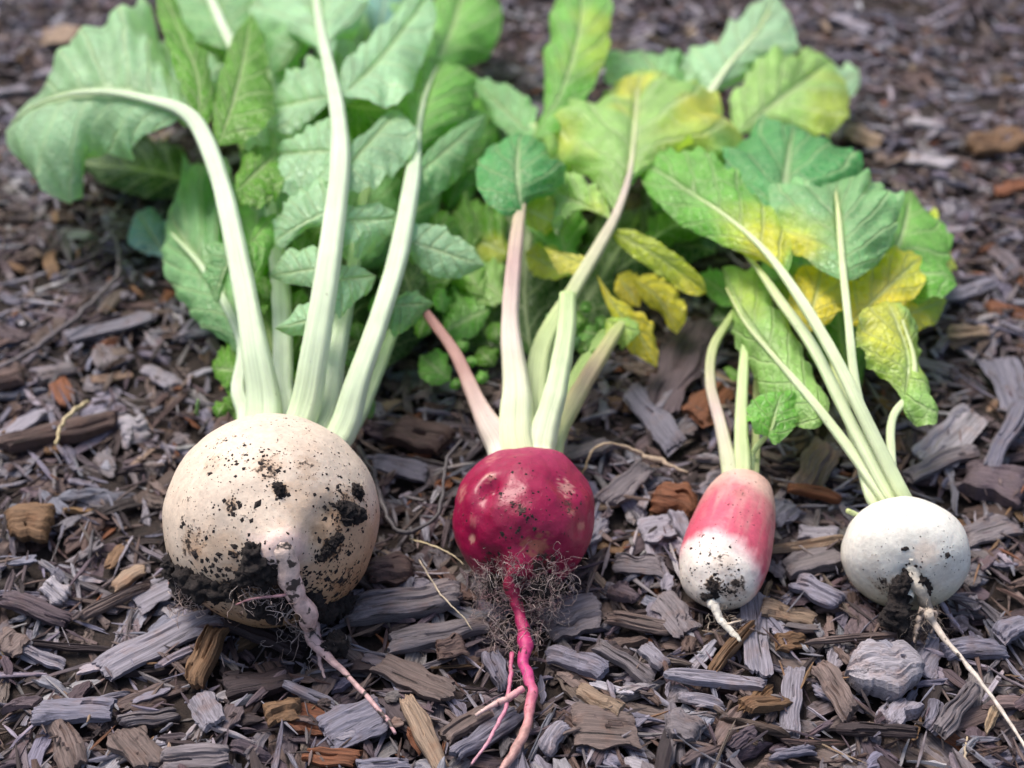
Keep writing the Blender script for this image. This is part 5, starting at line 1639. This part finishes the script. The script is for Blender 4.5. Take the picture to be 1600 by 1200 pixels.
    blade(pl, (1400, 500, 3.6), (1480, 468, 2.8), [(1398, 460), (1440, 450)], [(1425, 515), (1462, 505)], .2, -.4, col='ylg', parent=s5, yel=[(1420, 478, 50, 'yellow', .7)], res=.8)
    # u4: thin pale midrib of the broad leaf
    s4 = stalk(pl, [(1398, 768, 2.7, 14), (1362, 690, 3.7, 15), (1337, 602, 4.7, 15), (1326, 505, 5.7, 13), (1316, 410, 6.3, 11), (1310, 335, 6.5, 7), (1306, 300, 6.3, 3)], pg, crown_to=cr(.15, .45, 14), sides=22)
    blade(pl, (1320, 440, 6.0), (1306, 285, 6.0), [(1272, 418), (1216, 372), (1204, 318), (1230, 294), (1268, 292)], [(1345, 432), (1386, 392), (1392, 342), (1368, 306), (1366, 286), (1332, 278)], -.6, -.7, M=[(1316, 405, 6.2), (1310, 340, 6.4)], col='mint2', parent=s4, nv=6, yel=[(1225, 385, 62, 'ylg', .9), (1235, 395, 34, 'yellow', .7)], tooth=.5)
    blade(pl, (1322, 510, 4.4), (1440, 400, 4.6), [(1318, 455), (1350, 420), (1400, 395)], [(1345, 508), (1395, 488), (1440, 450)], -.2, -.4, col='yellow', parent=s4, nv=5, yel=[(1430, 420, 40, 'ylg', .8)])
    blade(pl, (1360, 440, 4.0), (1425, 298, 3.6), [(1352, 390), (1365, 320)], [(1410, 462), (1478, 472), (1474, 420), (1482, 382), (1452, 338)], -.1, -.8, M=[(1405, 380, 4.4)], col='fresh', parent=s4, nv=6, yel=[(1385, 440, 45, 'ylg', .8)])
    blade(pl, (1420, 400, 2.2), (1496, 420, 1.4), [(1420, 340), (1450, 345), (1480, 385)], [(1430, 430), (1465, 432)], .0, -.2, col='ylg', parent=s4, nv=5)
    # u3: the big leaf
    s3 = stalk(pl, [(1414, 778, 2.9, 24), (1352, 655, 4.4, 22), (1312, 572, 5.3, 20), (1262, 485, 6.0, 18), (1204, 402, 6.35, 12), (1150, 350, 6.3, 7), (1080, 300, 5.95, 5), (1015, 255, 5.35, 3)], pg, crown_to=cr(.3, .4, 20), sides=22)
    blade(pl, (1228, 436, 6.2), (994, 244, 5.2), [(1190, 402), (1140, 388), (1062, 348), (1020, 312), (1000, 272)], [(1238, 395), (1215, 345), (1165, 300), (1110, 262), (1060, 238)], -.7, -.1, M=[(1150, 350, 6.3), (1075, 298, 6.0)], col='fresh', parent=s3, nv=7, yel=[(1190, 368, 75, 'ylg', .9), (1205, 395, 42, 'yellow', .7)], cup=.1)
    blade(pl, (1222, 400, 5.6), (1240, 194, 5.2), [(1195, 350), (1140, 290), (1132, 240), (1172, 200)], [(1262, 350), (1300, 305), (1342, 282), (1332, 250), (1290, 214)], -.5, -.6, M=[(1225, 300, 5.8)], col='deep', parent=s3, nv=6, yel=[(1215, 380, 50, 'ylg', .8)], label='dark green terminal leaf lobe')
    return pl


P1 = radish_cream()
P2 = radish_crimson()
P3 = radish_pink()
P4 = radish_white()


# ------------------------------------------------------------------ twigs and fibres on the mulch
def strand(name, pts, cols, label, cat, sides=8, n=50, mat=None, wob=.12):
    w = []
    for (px, py, z, wp) in pts:
        q = P(px, py, z)
        q[2] = max(q[2], .001)
        w.append([*q, wp * .5 * K * depth_of(q)])
    w = catmull(w, n)
    tt = np.linspace(0, 1, n)
    w[:, 0] += Wob(5, 4)(tt) * w[:, 3] * .7
    w[:, 1] += Wob(5, 4)(tt) * w[:, 3] * .7
    w[:, 3] *= 1 + .22 * Wob(6, 5)(tt)
    org = w[len(w) // 2, :3].copy(); org[2] = 0
    me = tube_mesh(name, w[:, :3], np.maximum(w[:, 3], .0001), sides, keys(cols, n), off=org, wob=wob)
    o = link(name, me, mat or M_ROOT)
    o.location = org
    tag(o, label, cat)
    return o


strand('twig', [(562, 698, .8, 8), (582, 740, .9, 8), (600, 790, 1.0, 8), (605, 812, .9, 9), (628, 832, .8, 7), (660, 825, .8, 7), (686, 795, 1.0, 7), (695, 750, 1.2, 6), (698, 715, 1.4, 6), (722, 688, 1.5, 5)],
       [(0, (.09, .075, .085)), (.5, (.04, .034, .04)), (1, (.08, .07, .08))], 'thin dark looping twig between cream and crimson radishes', 'twig')
strand('twig', [(-15, 580, .6, 9), (55, 545, .7, 9), (110, 502, .8, 9), (160, 458, .9, 8), (186, 420, .9, 8), (182, 380, .8, 6), (160, 345, .7, 4)],
       [(0, (.10, .08, .095)), (1, (.085, .07, .08))], 'slender curved dark twig on the mulch beside the pale leaves', 'twig', n=60)
strand('dry_fibre', [(908, 742, .7, 3), (918, 722, 1.2, 4), (930, 700, 1.6, 4), (955, 692, 1.7, 4), (985, 702, 1.3, 5), (1010, 712, 1.0, 9), (1040, 725, .9, 8), (1075, 738, .8, 3)],
       [(0, (.5, .38, .22)), (.5, (.45, .34, .24)), (1, (.4, .3, .22))], 'curled tan root fibre to the right of the crimson radish', 'plant fibre')
strand('straw', [(88, 696, .7, 5), (95, 665, 1.0, 6), (115, 642, 1.2, 7), (138, 626, 1.1, 5)], [(0, (.5, .4, .22)), (1, (.55, .45, .28))], 'bent straw-coloured stem piece on the brown log chip', 'straw', n=24)
strand('dry_fibre', [(640, 842, .5, 2), (675, 852, .8, 2.4), (705, 866, .9, 2.4), (725, 882, .8, 2)], [(0, (.6, .5, .3)), (1, (.55, .45, .3))], 'fine straight straw fibre touching the left of the crimson radish', 'plant fibre', n=24)
strand('dry_fibre', [(655, 875, .6, 2), (690, 930, .8, 2.4), (722, 962, .8, 2.2), (738, 985, .6, 2)], [(0, (.5, .42, .32)), (1, (.5, .42, .3))], 'pale fibre lying on the thick grey log chip', 'plant fibre', n=24)
strand('grass_shoot', [(308, 648, .4, 5), (308, 636, .8, 5), (310, 624, 1.2, 3)], [(0, (.2, .4, .1)), (1, (.3, .5, .2))], 'tiny green shoot poking up left of the cream radish', 'shoot', n=14, mat=M_STALK)
strand('dry_stick', [(1512, 1150, .5, 3), (1508, 1175, .6, 4), (1514, 1205, .6, 4)], [(0, (.45, .36, .24)), (1, (.4, .32, .24))], 'thin pale stem bit near the white string root', 'straw', n=16)
